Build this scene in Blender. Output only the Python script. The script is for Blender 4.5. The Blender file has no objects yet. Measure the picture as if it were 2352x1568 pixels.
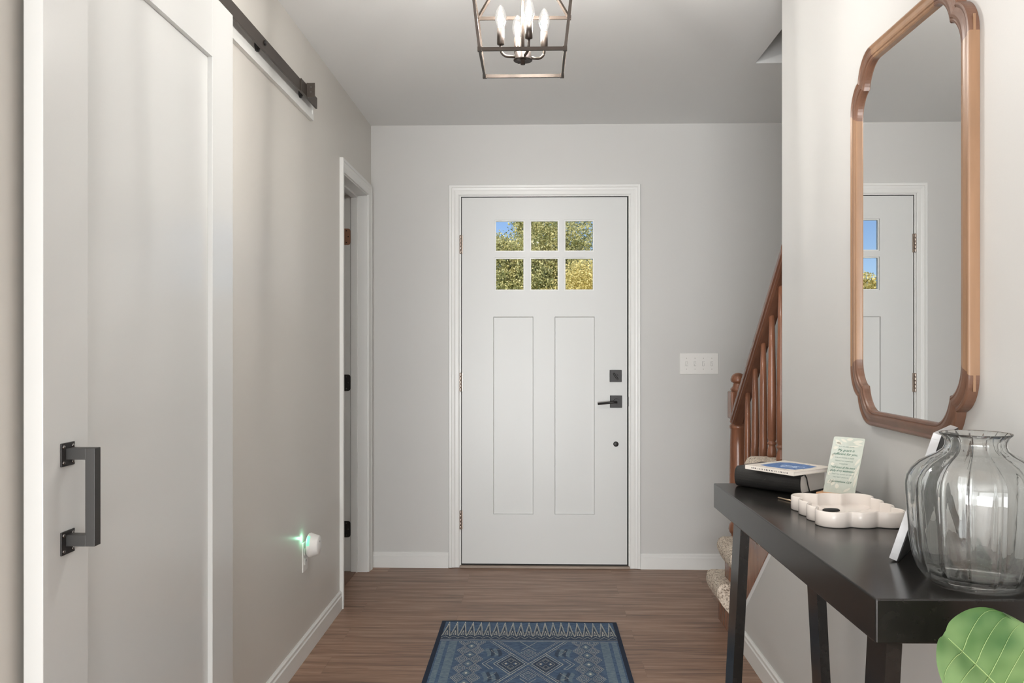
import bpy, bmesh, math, random
from mathutils import Vector, Matrix
PI = math.pi
random.seed(7)
scene = bpy.context.scene
COL = scene.collection

# ------------------------------------------------------------------ camera, sky, sun, big lights, exposure
CAM_H = 1.2246
cd = bpy.data.cameras.new('camera'); cam = bpy.data.objects.new('camera', cd); COL.objects.link(cam)
cd.sensor_width = 36.0
cd.lens = 1950.0 / 2352.0 * 36.0
cd.shift_y = 13.0 / 2352.0
cd.clip_start = 0.02; cd.clip_end = 400
cam.location = (0, 0, CAM_H)
cam.rotation_euler = (PI / 2, 0, math.atan(52 / 1950.0))
scene.camera = cam
scene.view_settings.view_transform = 'Standard'
scene.view_settings.look = 'None'
scene.view_settings.gamma = 1.0
scene.view_settings.use_curve_mapping = False
scene.view_settings.exposure = 0.06

wd = bpy.data.worlds.new('sky'); scene.world = wd; wd.use_nodes = True
wn = wd.node_tree.nodes; wl = wd.node_tree.links
for n in list(wn): wn.remove(n)
wo = wn.new('ShaderNodeOutputWorld'); wb = wn.new('ShaderNodeBackground'); sk = wn.new('ShaderNodeTexSky')
sk.sky_type = 'NISHITA'; sk.sun_disc = False; sk.sun_elevation = math.radians(42); sk.sun_rotation = math.radians(200)
sk.air_density = 1.0; sk.dust_density = 0.1; sk.ozone_density = 2.5; sk.altitude = 1500
tint = wn.new('ShaderNodeMixRGB'); tint.blend_type = 'MULTIPLY'; tint.inputs[0].default_value = 1
tint.inputs[2].default_value = (0.86, 0.88, 1.0, 1)
wl.new(sk.outputs[0], tint.inputs[1]); wl.new(tint.outputs[0], wb.inputs[0]); wl.new(wb.outputs[0], wo.inputs[0])
wb.inputs[1].default_value = 0.11

def light(name, kind, loc, rot, power, col=(1, 1, 1), size=(1, 1), radius=None):
    d = bpy.data.lights.new(name, kind); o = bpy.data.objects.new(name, d); COL.objects.link(o)
    o.location = loc; o.rotation_euler = rot; d.color = col; d.energy = power
    if kind == 'AREA':
        d.shape = 'RECTANGLE'; d.size, d.size_y = size
    if radius is not None: d.shadow_soft_size = radius
    return o
sun = light('sun', 'SUN', (0, -5, 12), (math.radians(48), 0, math.radians(-25)), 4.2, (1, 0.95, 0.84)); sun.data.angle = 0.01; sun.data.energy = 6.0
light('added_rear_fill', 'AREA', (-0.9, -6.3, 1.25), (PI / 2, 0, 0), 150, (0.95, 0.98, 1.0), (3.2, 2.0))  # unseen area light added for assumed daylight from behind the camera; no window built
light('added_ceiling_fill', 'AREA', (-0.75, -3.3, 0.35), (math.radians(180 - 42), 0, 0), 265, (0.97, 0.99, 1.0), (2.6, 1.4))  # unseen upward lamp, added to brighten the ceiling
light('added_room_fill', 'AREA', (0.0, -1.2, 2.38), (0, 0, 0), 11, (1, 0.99, 0.97), (1.6, 1.6))  # unseen downward area light, added in the rear room for extra brightness
light('added_stairwell_fill', 'AREA', (1.4, 1.7, 4.75), (0, 0, 0), 1.2, (1.0, 0.97, 0.93), (0.8, 2.2))  # unseen area light added overhead so the stairs are lit

# ------------------------------------------------------------------ materials
def srgb(r, g, b):
    f = lambda c: (c / 255.0 / 12.92) if c / 255.0 <= 0.04045 else ((c / 255.0 + 0.055) / 1.055) ** 2.4
    return (f(r), f(g), f(b), 1)

def mat(name, col, rough=0.5, metal=0.0, bump=None, mottle=None, spec=None, **kw):
    m = bpy.data.materials.new(name); m.use_nodes = True
    nt = m.node_tree; p = nt.nodes['Principled BSDF']
    p.inputs['Base Color'].default_value = col; p.inputs['Roughness'].default_value = rough; p.inputs['Metallic'].default_value = metal
    if spec is not None: p.inputs['Specular IOR Level'].default_value = spec
    for k, v in kw.items(): p.inputs[k.replace('_', ' ')].default_value = v
    tc = nt.nodes.new('ShaderNodeTexCoord')
    if mottle:
        sc, amt, stretch = mottle
        mp = nt.nodes.new('ShaderNodeMapping'); mp.inputs['Scale'].default_value = stretch
        nz = nt.nodes.new('ShaderNodeTexNoise'); nz.inputs['Scale'].default_value = sc; nz.inputs['Detail'].default_value = 6
        cr = nt.nodes.new('ShaderNodeValToRGB')
        cr.color_ramp.elements[0].position = 0.3; cr.color_ramp.elements[1].position = 0.7
        cr.color_ramp.elements[0].color = tuple(c * (1 - amt) for c in col[:3]) + (1,)
        cr.color_ramp.elements[1].color = tuple(min(1, c * (1 + amt)) for c in col[:3]) + (1,)
        nt.links.new(tc.outputs['Object'], mp.inputs[0]); nt.links.new(mp.outputs[0], nz.inputs['Vector'])
        nt.links.new(nz.outputs['Fac'], cr.inputs[0]); nt.links.new(cr.outputs[0], p.inputs['Base Color'])
    if bump:
        sc, st, dist = bump
        nz = nt.nodes.new('ShaderNodeTexNoise'); nz.inputs['Scale'].default_value = sc; nz.inputs['Detail'].default_value = 3
        bp = nt.nodes.new('ShaderNodeBump'); bp.inputs['Strength'].default_value = st; bp.inputs['Distance'].default_value = dist
        nt.links.new(tc.outputs['Object'], nz.inputs['Vector']); nt.links.new(nz.outputs['Fac'], bp.inputs['Height'])
        nt.links.new(bp.outputs[0], p.inputs['Normal'])
    return m

WHITE_BASE = (0.80, 0.80, 0.785, 1)
M = {}
M['wall'] = mat('greige_wall_paint', srgb(206, 205, 202), 0.45, bump=(220, 0.12, 0.0006))
M['wall_warm_tint'] = mat('wall_paint_warm_light', srgb(212, 208, 201), 0.38, bump=(220, 0.12, 0.0006))  # left wall paint, with the warm light on it put into the colour
M['ceiling'] = mat('ceiling_paint', srgb(240, 241, 240), 0.8, bump=(160, 0.1, 0.0006))
M['trim'] = mat('white_trim_paint', srgb(230, 230, 227), 0.32)
M['door'] = mat('white_door_paint', srgb(217, 218, 216), 0.35, bump=(60, 0.05, 0.0004))
M['barn'] = mat('barn_door_paint', srgb(210, 211, 209), 0.22, bump=(90, 0.05, 0.0004))
M['black_metal'] = mat('black_metal', (0.03, 0.028, 0.027, 1), 0.42, 0.4)
M['grip_metal'] = mat('dark_grey_metal', (0.05, 0.049, 0.047, 1), 0.38, 0.5)
M['rail_metal'] = mat('rail_metal', (0.075, 0.062, 0.052, 1), 0.42, 0.6)
M['screw'] = mat('screw_metal', (0.2, 0.19, 0.18, 1), 0.3, 1.0)
M['dark'] = mat('dark_gap', (0.012, 0.012, 0.012, 1), 0.7)
M['nickel'] = mat('aged_nickel', (0.42, 0.34, 0.29, 1), 0.3, 0.95)
M['copper'] = mat('copper_hinge', (0.42, 0.22, 0.14, 1), 0.4, 0.6)
M['sill'] = mat('threshold', srgb(150, 135, 122), 0.5, 0.2, mottle=(60, 0.2, (0.1, 1, 1)))
M['oak'] = mat('stained_stair_wood', srgb(132, 88, 66), 0.26, mottle=(14, 0.22, (3, 3, 0.5)))
M['oak_dark'] = mat('stained_stair_wood_rail', srgb(110, 74, 57), 0.24, mottle=(14, 0.18, (3, 0.6, 0.6)))
M['tan_wood'] = mat('tan_frame_wood', srgb(146, 113, 86), 0.33, mottle=(18, 0.1, (3, 3, 0.4)))
M['walnut'] = mat('brown_frame_wood', srgb(110, 79, 62), 0.33, mottle=(20, 0.14, (2, 1, 1)))
M['table'] = mat('black_table_wood', (0.0110, 0.0098, 0.0088, 1), 0.2, mottle=(10, 0.25, (4, 0.5, 4)), spec=0.38)
M['bronze'] = mat('bronze_lamp_metal', (0.052, 0.040, 0.032, 1), 0.42, 0.55)
M['mirror'] = mat('mirror_glass', (0.93, 0.935, 0.93, 1), 0.0, 1.0)
M['leather'] = mat('black_leather', (0.018, 0.017, 0.016, 1), 0.42, bump=(260, 0.35, 0.001))
M['paper'] = mat('book_pages', srgb(240, 232, 224), 0.8, bump=(500, 0.2, 0.0004))
M['offwhite'] = mat('offwhite_cover', srgb(226, 218, 208), 0.6)
M['blue'] = mat('blue_patch', srgb(86, 120, 172), 0.6, mottle=(90, 0.35, (1, 1, 1)))
M['ink'] = mat('dark_ink', srgb(60, 62, 66), 0.7)
M['green_ink'] = mat('green_ink', srgb(52, 110, 92), 0.7)
M['grey_ink'] = mat('grey_green_ink', srgb(130, 150, 142), 0.7)
M['white_ink'] = mat('white_ink', srgb(215, 225, 235), 0.7)
M['blockwood'] = mat('light_block_wood', srgb(206, 158, 116), 0.5, mottle=(30, 0.12, (1, 4, 4)))
M['ceramic'] = mat('white_ceramic', srgb(238, 229, 221), 0.2)
M['silver'] = mat('silver_frame_edge', srgb(205, 206, 208), 0.4, 0.25, mottle=(40, 0.1, (1, 1, 1)))
M['velvet'] = mat('black_backing', (0.012, 0.012, 0.012, 1), 0.6)
M['plastic'] = mat('white_plastic', srgb(236, 234, 230), 0.3)
M['plastic_grey'] = mat('shaded_plastic_slot', srgb(120, 118, 114), 0.5)
M['screw_paint'] = mat('painted_screw', srgb(196, 193, 187), 0.5)
M['pot'] = mat('woven_pot', srgb(190, 160, 120), 0.8, bump=(60, 0.5, 0.01))
M['soil'] = mat('soil', srgb(60, 45, 35), 0.95)
M['bark'] = mat('bark', srgb(92, 74, 60), 0.9, bump=(30, 0.5, 0.02))
M['grass'] = mat('lawn', srgb(96, 120, 60), 0.95, mottle=(3, 0.3, (1, 1, 1)))
M['gold'] = mat('brushed_gold', (0.75, 0.58, 0.42, 1), 0.3, 0.7)
M['tile'] = mat('side_room_tile', srgb(120, 86, 66), 0.4)

def glass_mat(name, col, ior=1.45, rough=0.0):
    m = bpy.data.materials.new(name); m.use_nodes = True; p = m.node_tree.nodes['Principled BSDF']
    p.inputs['Base Color'].default_value = col; p.inputs['Transmission Weight'].default_value = 1
    p.inputs['IOR'].default_value = ior; p.inputs['Roughness'].default_value = rough
    return m
M['pane'] = glass_mat('door_pane_glass', (0.98, 0.99, 0.99, 1), 1.1)
M['vase'] = glass_mat('vase_glass', (0.985, 1.0, 0.995, 1), 1.45)
_nt = M['vase'].node_tree; _tc = _nt.nodes.new('ShaderNodeTexCoord'); _mp = _nt.nodes.new('ShaderNodeMapping'); _mp.inputs['Scale'].default_value = (1, 1, 0.35)
_nz = _nt.nodes.new('ShaderNodeTexNoise'); _nz.inputs['Scale'].default_value = 55; _bp = _nt.nodes.new('ShaderNodeBump'); _bp.inputs['Strength'].default_value = 0.12; _bp.inputs['Distance'].default_value = 0.002
_nt.links.new(_tc.outputs['Object'], _mp.inputs[0]); _nt.links.new(_mp.outputs[0], _nz.inputs['Vector']); _nt.links.new(_nz.outputs['Fac'], _bp.inputs['Height']); _nt.links.new(_bp.outputs[0], _nt.nodes['Principled BSDF'].inputs['Normal'])
def thin_glass(name, glow):
    m = bpy.data.materials.new(name); m.use_nodes = True; nt = m.node_tree; N = nt.nodes; L = nt.links; N.remove(N['Principled BSDF'])
    tr = N.new('ShaderNodeBsdfTransparent'); gl = N.new('ShaderNodeBsdfGlossy'); gl.inputs['Roughness'].default_value = 0.02
    fr = N.new('ShaderNodeFresnel'); fr.inputs[0].default_value = 1.45; mx = N.new('ShaderNodeMixShader')
    L.new(fr.outputs[0], mx.inputs[0]); L.new(tr.outputs[0], mx.inputs[1]); L.new(gl.outputs[0], mx.inputs[2])
    em = N.new('ShaderNodeEmission'); em.inputs[0].default_value = (1, 0.96, 0.9, 1); em.inputs[1].default_value = glow; ad = N.new('ShaderNodeAddShader')
    L.new(mx.outputs[0], ad.inputs[0]); L.new(em.outputs[0], ad.inputs[1]); L.new(ad.outputs[0], N['Material Output'].inputs['Surface'])
    return m
_vn = M['vase'].node_tree; _pp = _vn.nodes['Principled BSDF']; _tr = _vn.nodes.new('ShaderNodeBsdfTransparent'); _mx = _vn.nodes.new('ShaderNodeMixShader'); _mx.inputs[0].default_value = 0.06
_tr.inputs[0].default_value = (0.97, 0.99, 0.985, 1); _pp.inputs['IOR'].default_value = 1.45
_vn.links.new(_pp.outputs[0], _mx.inputs[1]); _vn.links.new(_tr.outputs[0], _mx.inputs[2]); _vn.links.new(_mx.outputs[0], _vn.nodes['Material Output'].inputs['Surface'])
M['bulbglass'] = thin_glass('glowing_bulb_glass', 0.16)

def emis(name, col, strength):
    m = bpy.data.materials.new(name); m.use_nodes = True; p = m.node_tree.nodes['Principled BSDF']
    p.inputs['Base Color'].default_value = (0.8, 0.8, 0.8, 1); p.inputs['Emission Color'].default_value = col; p.inputs['Emission Strength'].default_value = strength
    return m
M['filament'] = emis('glowing_filament', (1, 0.965, 0.92, 1), 1250)
M['led'] = emis('green_led', (0.30, 1.0, 0.62, 1), 0.75)
M['led'].node_tree.nodes['Principled BSDF'].inputs['Base Color'].default_value = (0.12, 0.35, 0.25, 1)

def floor_mat():
    m = bpy.data.materials.new('brown_plank_floor'); m.use_nodes = True; nt = m.node_tree; N = nt.nodes; L = nt.links
    p = N['Principled BSDF']; tc = N.new('ShaderNodeTexCoord')
    br = N.new('ShaderNodeTexBrick'); br.inputs['Scale'].default_value = 1.0
    br.inputs['Brick Width'].default_value = 1.22; br.inputs['Row Height'].default_value = 0.178
    br.inputs['Mortar Size'].default_value = 0.0009; br.inputs['Mortar Smooth'].default_value = 0.3
    br.inputs['Color1'].default_value = (0.42, 0.42, 0.42, 1); br.inputs['Color2'].default_value = (0.62, 0.62, 0.62, 1); br.inputs['Mortar'].default_value = (0.25, 0.25, 0.25, 1)
    br.offset = 0.37; br.inputs['Bias'].default_value = 0.0
    mp = N.new('ShaderNodeMapping'); mp.inputs['Location'].default_value = (0.35, 0.045, 0)
    L.new(tc.outputs['Object'], mp.inputs[0]); L.new(mp.outputs[0], br.inputs['Vector'])
    ms = N.new('ShaderNodeMapping'); ms.inputs['Scale'].default_value = (1.1, 16, 1); L.new(tc.outputs['Object'], ms.inputs[0])
    # shift the grain plank by plank
    add = N.new('ShaderNodeVectorMath'); add.operation = 'MULTIPLY_ADD'; add.inputs[1].default_value = (9, 40, 5)
    L.new(br.outputs['Color'], add.inputs[0]); L.new(ms.outputs[0], add.inputs[2])
    nz = N.new('ShaderNodeTexNoise'); nz.inputs['Scale'].default_value = 2.2; nz.inputs['Detail'].default_value = 9; nz.inputs['Roughness'].default_value = 0.62; nz.inputs['Distortion'].default_value = 0.35
    L.new(add.outputs[0], nz.inputs['Vector'])
    cr = N.new('ShaderNodeValToRGB'); e = cr.color_ramp.elements
    e[0].position = 0.32; e[0].color = srgb(108, 82, 67); e[1].position = 0.70; e[1].color = srgb(176, 146, 124)
    k = e.new(0.5); k.color = srgb(147, 113, 92)
    L.new(nz.outputs['Fac'], cr.inputs[0])
    ms2 = N.new('ShaderNodeMapping'); ms2.inputs['Scale'].default_value = (5, 150, 1); L.new(tc.outputs['Object'], ms2.inputs[0])
    nf = N.new('ShaderNodeTexNoise'); nf.inputs['Scale'].default_value = 3; nf.inputs['Detail'].default_value = 4; L.new(ms2.outputs[0], nf.inputs['Vector'])
    mx = N.new('ShaderNodeMixRGB'); mx.blend_type = 'OVERLAY'; mx.inputs[0].default_value = 0.35
    L.new(cr.outputs[0], mx.inputs[1]); L.new(nf.outputs['Fac'], mx.inputs[2])
    mb = N.new('ShaderNodeMixRGB'); mb.blend_type = 'OVERLAY'; mb.inputs[0].default_value = 0.4
    L.new(mx.outputs[0], mb.inputs[1]); L.new(br.outputs['Color'], mb.inputs[2])
    L.new(mb.outputs[0], p.inputs['Base Color']); p.inputs['Roughness'].default_value = 0.42
    bp = N.new('ShaderNodeBump'); bp.inputs['Strength'].default_value = 0.15; bp.inputs['Distance'].default_value = 0.001
    L.new(nf.outputs['Fac'], bp.inputs['Height']); L.new(bp.outputs[0], p.inputs['Normal'])
    return m
M['floor'] = floor_mat()

def fleck_mat(name, cols, scale, bump, rough=0.95, stretch=(1, 1, 1)):
    m = bpy.data.materials.new(name); m.use_nodes = True; nt = m.node_tree; N = nt.nodes; L = nt.links
    p = N['Principled BSDF']; tc = N.new('ShaderNodeTexCoord'); mp = N.new('ShaderNodeMapping'); mp.inputs['Scale'].default_value = stretch
    nz = N.new('ShaderNodeTexNoise'); nz.inputs['Scale'].default_value = scale; nz.inputs['Detail'].default_value = 3; nz.inputs['Roughness'].default_value = 0.7
    L.new(tc.outputs['Object'], mp.inputs[0]); L.new(mp.outputs[0], nz.inputs['Vector'])
    cr = N.new('ShaderNodeValToRGB'); e = cr.color_ramp.elements
    e[0].position = 0.36; e[0].color = cols[0]; e[1].position = 0.6; e[1].color = cols[2]; k = e.new(0.46); k.color = cols[1]
    L.new(nz.outputs['Fac'], cr.inputs[0]); L.new(cr.outputs[0], p.inputs['Base Color']); p.inputs['Roughness'].default_value = rough
    if bump:
        vo = N.new('ShaderNodeTexVoronoi'); vo.inputs['Scale'].default_value = scale * 0.9; L.new(mp.outputs[0], vo.inputs['Vector'])
        bp = N.new('ShaderNodeBump'); bp.inputs['Strength'].default_value = bump; bp.inputs['Distance'].default_value = 0.004
        L.new(vo.outputs['Distance'], bp.inputs['Height']); L.new(bp.outputs[0], p.inputs['Normal'])
    return m
M['carpet'] = fleck_mat('beige_berber_carpet', (srgb(120, 104, 90), srgb(205, 190, 172), srgb(234, 222, 206)), 130, 0.9)
M['rug_base'] = fleck_mat('rug_blue', (srgb(54, 74, 106), srgb(68, 92, 124), srgb(96, 120, 144)), 45, 0.15, stretch=(1, 9, 1))
M['rug_edge'] = mat('rug_navy_edge', srgb(32, 44, 64), 0.95)
M['rug_line'] = fleck_mat('rug_cream_line', (srgb(160, 170, 172), srgb(200, 202, 194), srgb(222, 220, 208)), 90, 0)
M['rug_pale'] = fleck_mat('rug_pale_blue', (srgb(70, 92, 118), srgb(98, 120, 140), srgb(132, 148, 156)), 120, 0.15, stretch=(0.5, 6, 1))
M['rug_deep'] = fleck_mat('rug_deep_blue', (srgb(48, 62, 84), srgb(56, 72, 94), srgb(66, 84, 106)), 60, 0.1, stretch=(1, 5, 1))
M['cream_dot'] = mat('rug_cream_dot', srgb(206, 202, 188), 0.95)
M['card'] = fleck_mat('pale_green_card', (srgb(192, 198, 187), srgb(197, 203, 192), srgb(201, 206, 196)), 20, 0, 0.5)
M['card_leaf'] = mat('card_cream_leaf', srgb(218, 216, 203), 0.6)

def leaf_mat(name, c0, c1, scale, trans=0.35, rough=0.5, emboss=0.0):
    m = bpy.data.materials.new(name); m.use_nodes = True; nt = m.node_tree; N = nt.nodes; L = nt.links
    p = N['Principled BSDF']; out = N['Material Output']; tc = N.new('ShaderNodeTexCoord')
    nz = N.new('ShaderNodeTexNoise'); nz.inputs['Scale'].default_value = scale; nz.inputs['Detail'].default_value = 2
    L.new(tc.outputs['Object'], nz.inputs['Vector']); cr = N.new('ShaderNodeValToRGB')
    cr.color_ramp.elements[0].position = 0.35; cr.color_ramp.elements[1].position = 0.65
    cr.color_ramp.elements[0].color = c0; cr.color_ramp.elements[1].color = c1
    L.new(nz.outputs['Fac'], cr.inputs[0]); L.new(cr.outputs[0], p.inputs['Base Color']); p.inputs['Roughness'].default_value = rough
    tr = N.new('ShaderNodeBsdfTranslucent'); L.new(cr.outputs[0], tr.inputs[0]); mx = N.new('ShaderNodeMixShader'); mx.inputs[0].default_value = trans
    L.new(p.outputs[0], mx.inputs[1]); L.new(tr.outputs[0], mx.inputs[2]); L.new(mx.outputs[0], out.inputs['Surface'])
    return m
M['fig_leaf'] = leaf_mat('fig_leaf', srgb(62, 98, 50), srgb(116, 144, 92), 14, 0.15, 0.38)
M['fig_vein'] = leaf_mat('fig_vein', srgb(150, 176, 116), srgb(165, 188, 126), 14, 0.15, 0.5)
M['tree_leaf'] = leaf_mat('maple_leaf', srgb(146, 152, 104), srgb(232, 222, 164), 5, 0.42)
M['gold_leaf'] = leaf_mat('golden_leaf', srgb(196, 182, 112), srgb(246, 232, 168), 5, 0.42)

# ------------------------------------------------------------------ mesh helpers
class MB:
    def __init__(s): s.bm = bmesh.new(); s.mats = []
    def mi(s, m):
        if m not in s.mats: s.mats.append(m)
        return s.mats.index(m)
    def _tag(s, faces, m, smooth=False):
        i = s.mi(m)
        for f in faces: f.material_index = i; f.smooth = smooth
    def box(s, x0, x1, y0, y1, z0, z1, m, bev=0.0, mx=None):
        r = bmesh.ops.create_cube(s.bm, size=1.0); vs = r['verts']
        for v in vs:
            v.co = Vector(((x0 + x1) / 2 + v.co.x * (x1 - x0), (y0 + y1) / 2 + v.co.y * (y1 - y0), (z0 + z1) / 2 + v.co.z * (z1 - z0)))
        fs = set(f for v in vs for f in v.link_faces); s._tag(fs, m)
        if bev > 0:
            es = list(set(e for v in vs for e in v.link_edges))
            rr = bmesh.ops.bevel(s.bm, geom=es, offset=bev, segments=2, profile=0.5, affect='EDGES')
            s._tag(rr['faces'], m); vs = list(set(v for f in rr['faces'] for v in f.verts) | set(v for f in fs if f.is_valid for v in f.verts))
        if mx is not None:
            bmesh.ops.transform(s.bm, matrix=mx, verts=[v for v in vs if v.is_valid])
        return s
    def prism(s, pts, axis, a, b, m, bev=0.0, smooth=False):
        # pts: 2D polygon in the plane perpendicular to axis ('x': (y,z), 'y': (x,z), 'z': (x,y))
        def P(p, t):
            return {'x': (t, p[0], p[1]), 'y': (p[0], t, p[1]), 'z': (p[0], p[1], t)}[axis]
        A = [s.bm.verts.new(P(p, a)) for p in pts]; B = [s.bm.verts.new(P(p, b)) for p in pts]; n = len(pts)
        fs = [s.bm.faces.new(A), s.bm.faces.new(list(reversed(B)))]
        sd = [s.bm.faces.new((A[i], B[i], B[(i + 1) % n], A[(i + 1) % n])) for i in range(n)]
        s._tag(fs, m); s._tag(sd, m, smooth)
        if bev > 0:
            es = list(set(e for v in A + B for e in v.link_edges))
            rr = bmesh.ops.bevel(s.bm, geom=es, offset=bev, segments=2, profile=0.5, affect='EDGES'); s._tag(rr['faces'], m)
        return s
    def lathe(s, prof, c, m, seg=32, axis='z', rib=None, cap=True):
        # prof: (radius, height) list; c: base centre
        c = Vector(c); rings = []
        for k, (r, h) in enumerate(prof):
            ring = []
            for i in range(seg):
                a = 2 * PI * i / seg; rr = r * (rib(a, h, k) if rib else 1)
                u, v = rr * math.cos(a), rr * math.sin(a)
                co = {'z': (u, v, h), 'x': (h, u, v), 'y': (u, h, v)}[axis]
                ring.append(s.bm.verts.new(c + Vector(co)))
            rings.append(ring)
        fs = []
        for a, b in zip(rings[:-1], rings[1:]):
            for i in range(seg): fs.append(s.bm.faces.new((a[i], a[(i + 1) % seg], b[(i + 1) % seg], b[i])))
        s._tag(fs, m, True)
        if cap:
            if prof[0][0] > 1e-6: s._tag([s.bm.faces.new(list(reversed(rings[0])))], m)
            if prof[-1][0] > 1e-6: s._tag([s.bm.faces.new(rings[-1])], m)
        return s
    def tube(s, pts, r, m, seg=10, flat=None):
        # round tube along points; r number or list; flat = (w, h) gives a rectangular bar
        pts = [Vector(p) for p in pts]; rings = []; n = len(pts)
        for i, p in enumerate(pts):
            t = (pts[min(i + 1, n - 1)] - pts[max(i - 1, 0)]).normalized()
            up = Vector((0, 0, 1)) if abs(t.z) < 0.95 else Vector((0, 1, 0))
            a = t.cross(up).normalized(); b = a.cross(t).normalized()
            rr = r[i] if isinstance(r, (list, tuple)) else r
            if flat:
                w, h = flat; q = [(-w / 2, -h / 2), (w / 2, -h / 2), (w / 2, h / 2), (-w / 2, h / 2)]
                ring = [s.bm.verts.new(p + a * x + b * y) for x, y in q]
            else:
                ring = [s.bm.verts.new(p + (a * math.cos(2 * PI * k / seg) + b * math.sin(2 * PI * k / seg)) * rr) for k in range(seg)]
            rings.append(ring)
        sg = len(rings[0]); fs = []
        for A, B in zip(rings[:-1], rings[1:]):
            for k in range(sg): fs.append(s.bm.faces.new((A[k], A[(k + 1) % sg], B[(k + 1) % sg], B[k])))
        s._tag(fs, m, not flat); s._tag([s.bm.faces.new(list(reversed(rings[0]))), s.bm.faces.new(rings[-1])], m)
        return s
    def quad(s, pts, m):
        s._tag([s.bm.faces.new([s.bm.verts.new(p) for p in pts])], m); return s
    def xf(s, mx): bmesh.ops.transform(s.bm, matrix=mx, verts=s.bm.verts); return s
    def build(s, name, parent=None, norm=True, **props):
        if norm: bmesh.ops.recalc_face_normals(s.bm, faces=s.bm.faces)
        me = bpy.data.meshes.new(name); s.bm.to_mesh(me); s.bm.free()
        for m in s.mats: me.materials.append(m)
        o = bpy.data.objects.new(name, me); COL.objects.link(o)
        if parent is not None: o.parent = parent
        for k, v in props.items(): o[k] = v
        return o

def thing(name, label, cat, loc=(0, 0, 0), rotz=0.0, group=None):
    o = bpy.data.objects.new(name, None); COL.objects.link(o); o.location = loc; o.rotation_euler = (0, 0, rotz)
    o.empty_display_size = 0.05; o['label'] = label; o['category'] = cat
    if group: o['group'] = group
    return o
def tag(o, label, cat, group=None):
    o['label'] = label; o['category'] = cat
    if group: o['group'] = group
    return o
def struct(mb, name, label=None, **k):
    o = mb.build(name, **k); o['kind'] = 'structure'
    if label: o['label'] = label
    return o

# ------------------------------------------------------------------ the room
YB = 4.71; ZC = 2.458; XL = -0.912; XR = 0.845; XR2 = 0.959; XS = 1.86
struct(MB().box(-2.7, 2.7, -6.6, 4.85, -0.1, 0.0, M['floor']), 'floor')
mb = MB(); w = M['ceiling']
mb.box(-2.7, XR2, -6.6, 4.85, ZC, ZC + 0.28, w)
mb.box(XR2, XS + 0.1, 3.7157, 4.85, ZC, ZC + 0.28, w)
mb.box(XR2, 2.7, -6.6, 1.0, ZC, ZC + 0.28, w)
struct(mb, 'ceiling')
# back wall around the entrance door opening
mb = MB(); w = M['wall']; ox0, ox1, oz = -0.4235, 0.5315, 2.075
mb.box(-2.1, ox0, YB, YB + 0.14, 0, ZC, w); mb.box(ox1, XS + 0.1, YB, YB + 0.14, 0, ZC, w); mb.box(ox0, ox1, YB, YB + 0.14, oz, ZC, w)
struct(mb, 'wall_back')
# left wall with the narrow side doorway
mb = MB(); w = M['wall_warm_tint']; XLo = XL - 0.125
mb.box(XLo, XL, 1.0, 3.999, 0, ZC, w); mb.box(XLo, XL, 4.615, YB, 0, ZC, w); mb.box(XLo, XL, 3.999, 4.615, 2.062, ZC, w)
struct(mb, 'wall_left')
# right wall: full height as far as the stair opening, then the triangle under the stair skirt
mb = MB(); w = M['wall']
mb.prism([(1.0, 0), (3.656, 0), (2.925, 0.621), (2.925, ZC), (1.0, ZC)], 'x', XR, XR2, w)
mb.box(XR, XR2, 1.0, 3.7157, ZC + 0.28, 5.0, w)
struct(mb, 'wall_right')
mb = MB(); w = M['wall']
mb.box(XS, XS + 0.1, 1.0, YB, 0, 5.0, w)
struct(mb, 'wall_stair')
struct(MB().box(XR2, XS, 3.7157, 3.83, ZC + 0.28, 5.0, w), 'wall_landing')
struct(MB().box(XR, XS + 0.1, 0.9, 1.0, ZC + 0.28, 5.0, w), 'wall_upper')
struct(MB().box(XR, XS + 0.1, 0.9, 3.83, 5.0, 5.1, M['ceiling']), 'ceiling_stairwell')
mb = MB()
mb.box(-2.7, 2.7, -6.7, -6.6, 0, ZC, w); struct(mb, 'wall_rear')
mb = MB(); mb.box(-2.8, -2.7, -6.6, 1.0, 0, ZC, w); mb.box(-2.7, XLo, 0.9, 1.0, 0, ZC, w); struct(mb, 'wall_rear_left')
mb = MB(); mb.box(2.7, 2.8, -6.6, 1.0, 0, ZC, w); mb.box(XR2, 2.7, 0.9, 1.0, 0, ZC, w); struct(mb, 'wall_rear_right')
# side room behind the narrow doorway
mb = MB(); mb.box(-2.1, -2.0, 3.2, YB, 0, ZC, w); mb.box(-2.0, XLo, 3.1, 3.2, 0, ZC, w); struct(mb, 'wall_side_room')
struct(MB().box(-2.0, XL - 0.06, 4.0, 4.614, 0.0, 0.004, M['tile']), 'floor_side_room')

# baseboards
def bb_prof(h=0.086, t=0.013):
    return [(0, 0), (t, 0), (t, h - 0.022), (t * 0.75, h - 0.017), (t * 0.75, h - 0.006), (t * 0.4, h), (0, h)]
mb = MB(); mb.prism([(XL + a, b) for a, b in bb_prof()], 'y', 1.0, 3.947, M['trim']); struct(mb, 'baseboard_left')
mb = MB(); mb.prism([(XR - a, b) for a, b in bb_prof(0.086)], 'y', 1.0, 3.655, M['trim']); struct(mb, 'baseboard_right')
mb = MB(); mb.prism([(YB - a, b) for a, b in bb_prof()], 'x', XL + 0.0, -0.477, M['trim']); mb.prism([(YB - a, b) for a, b in bb_prof()], 'x', 0.584, XS, M['trim']); struct(mb, 'baseboard_back')

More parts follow.
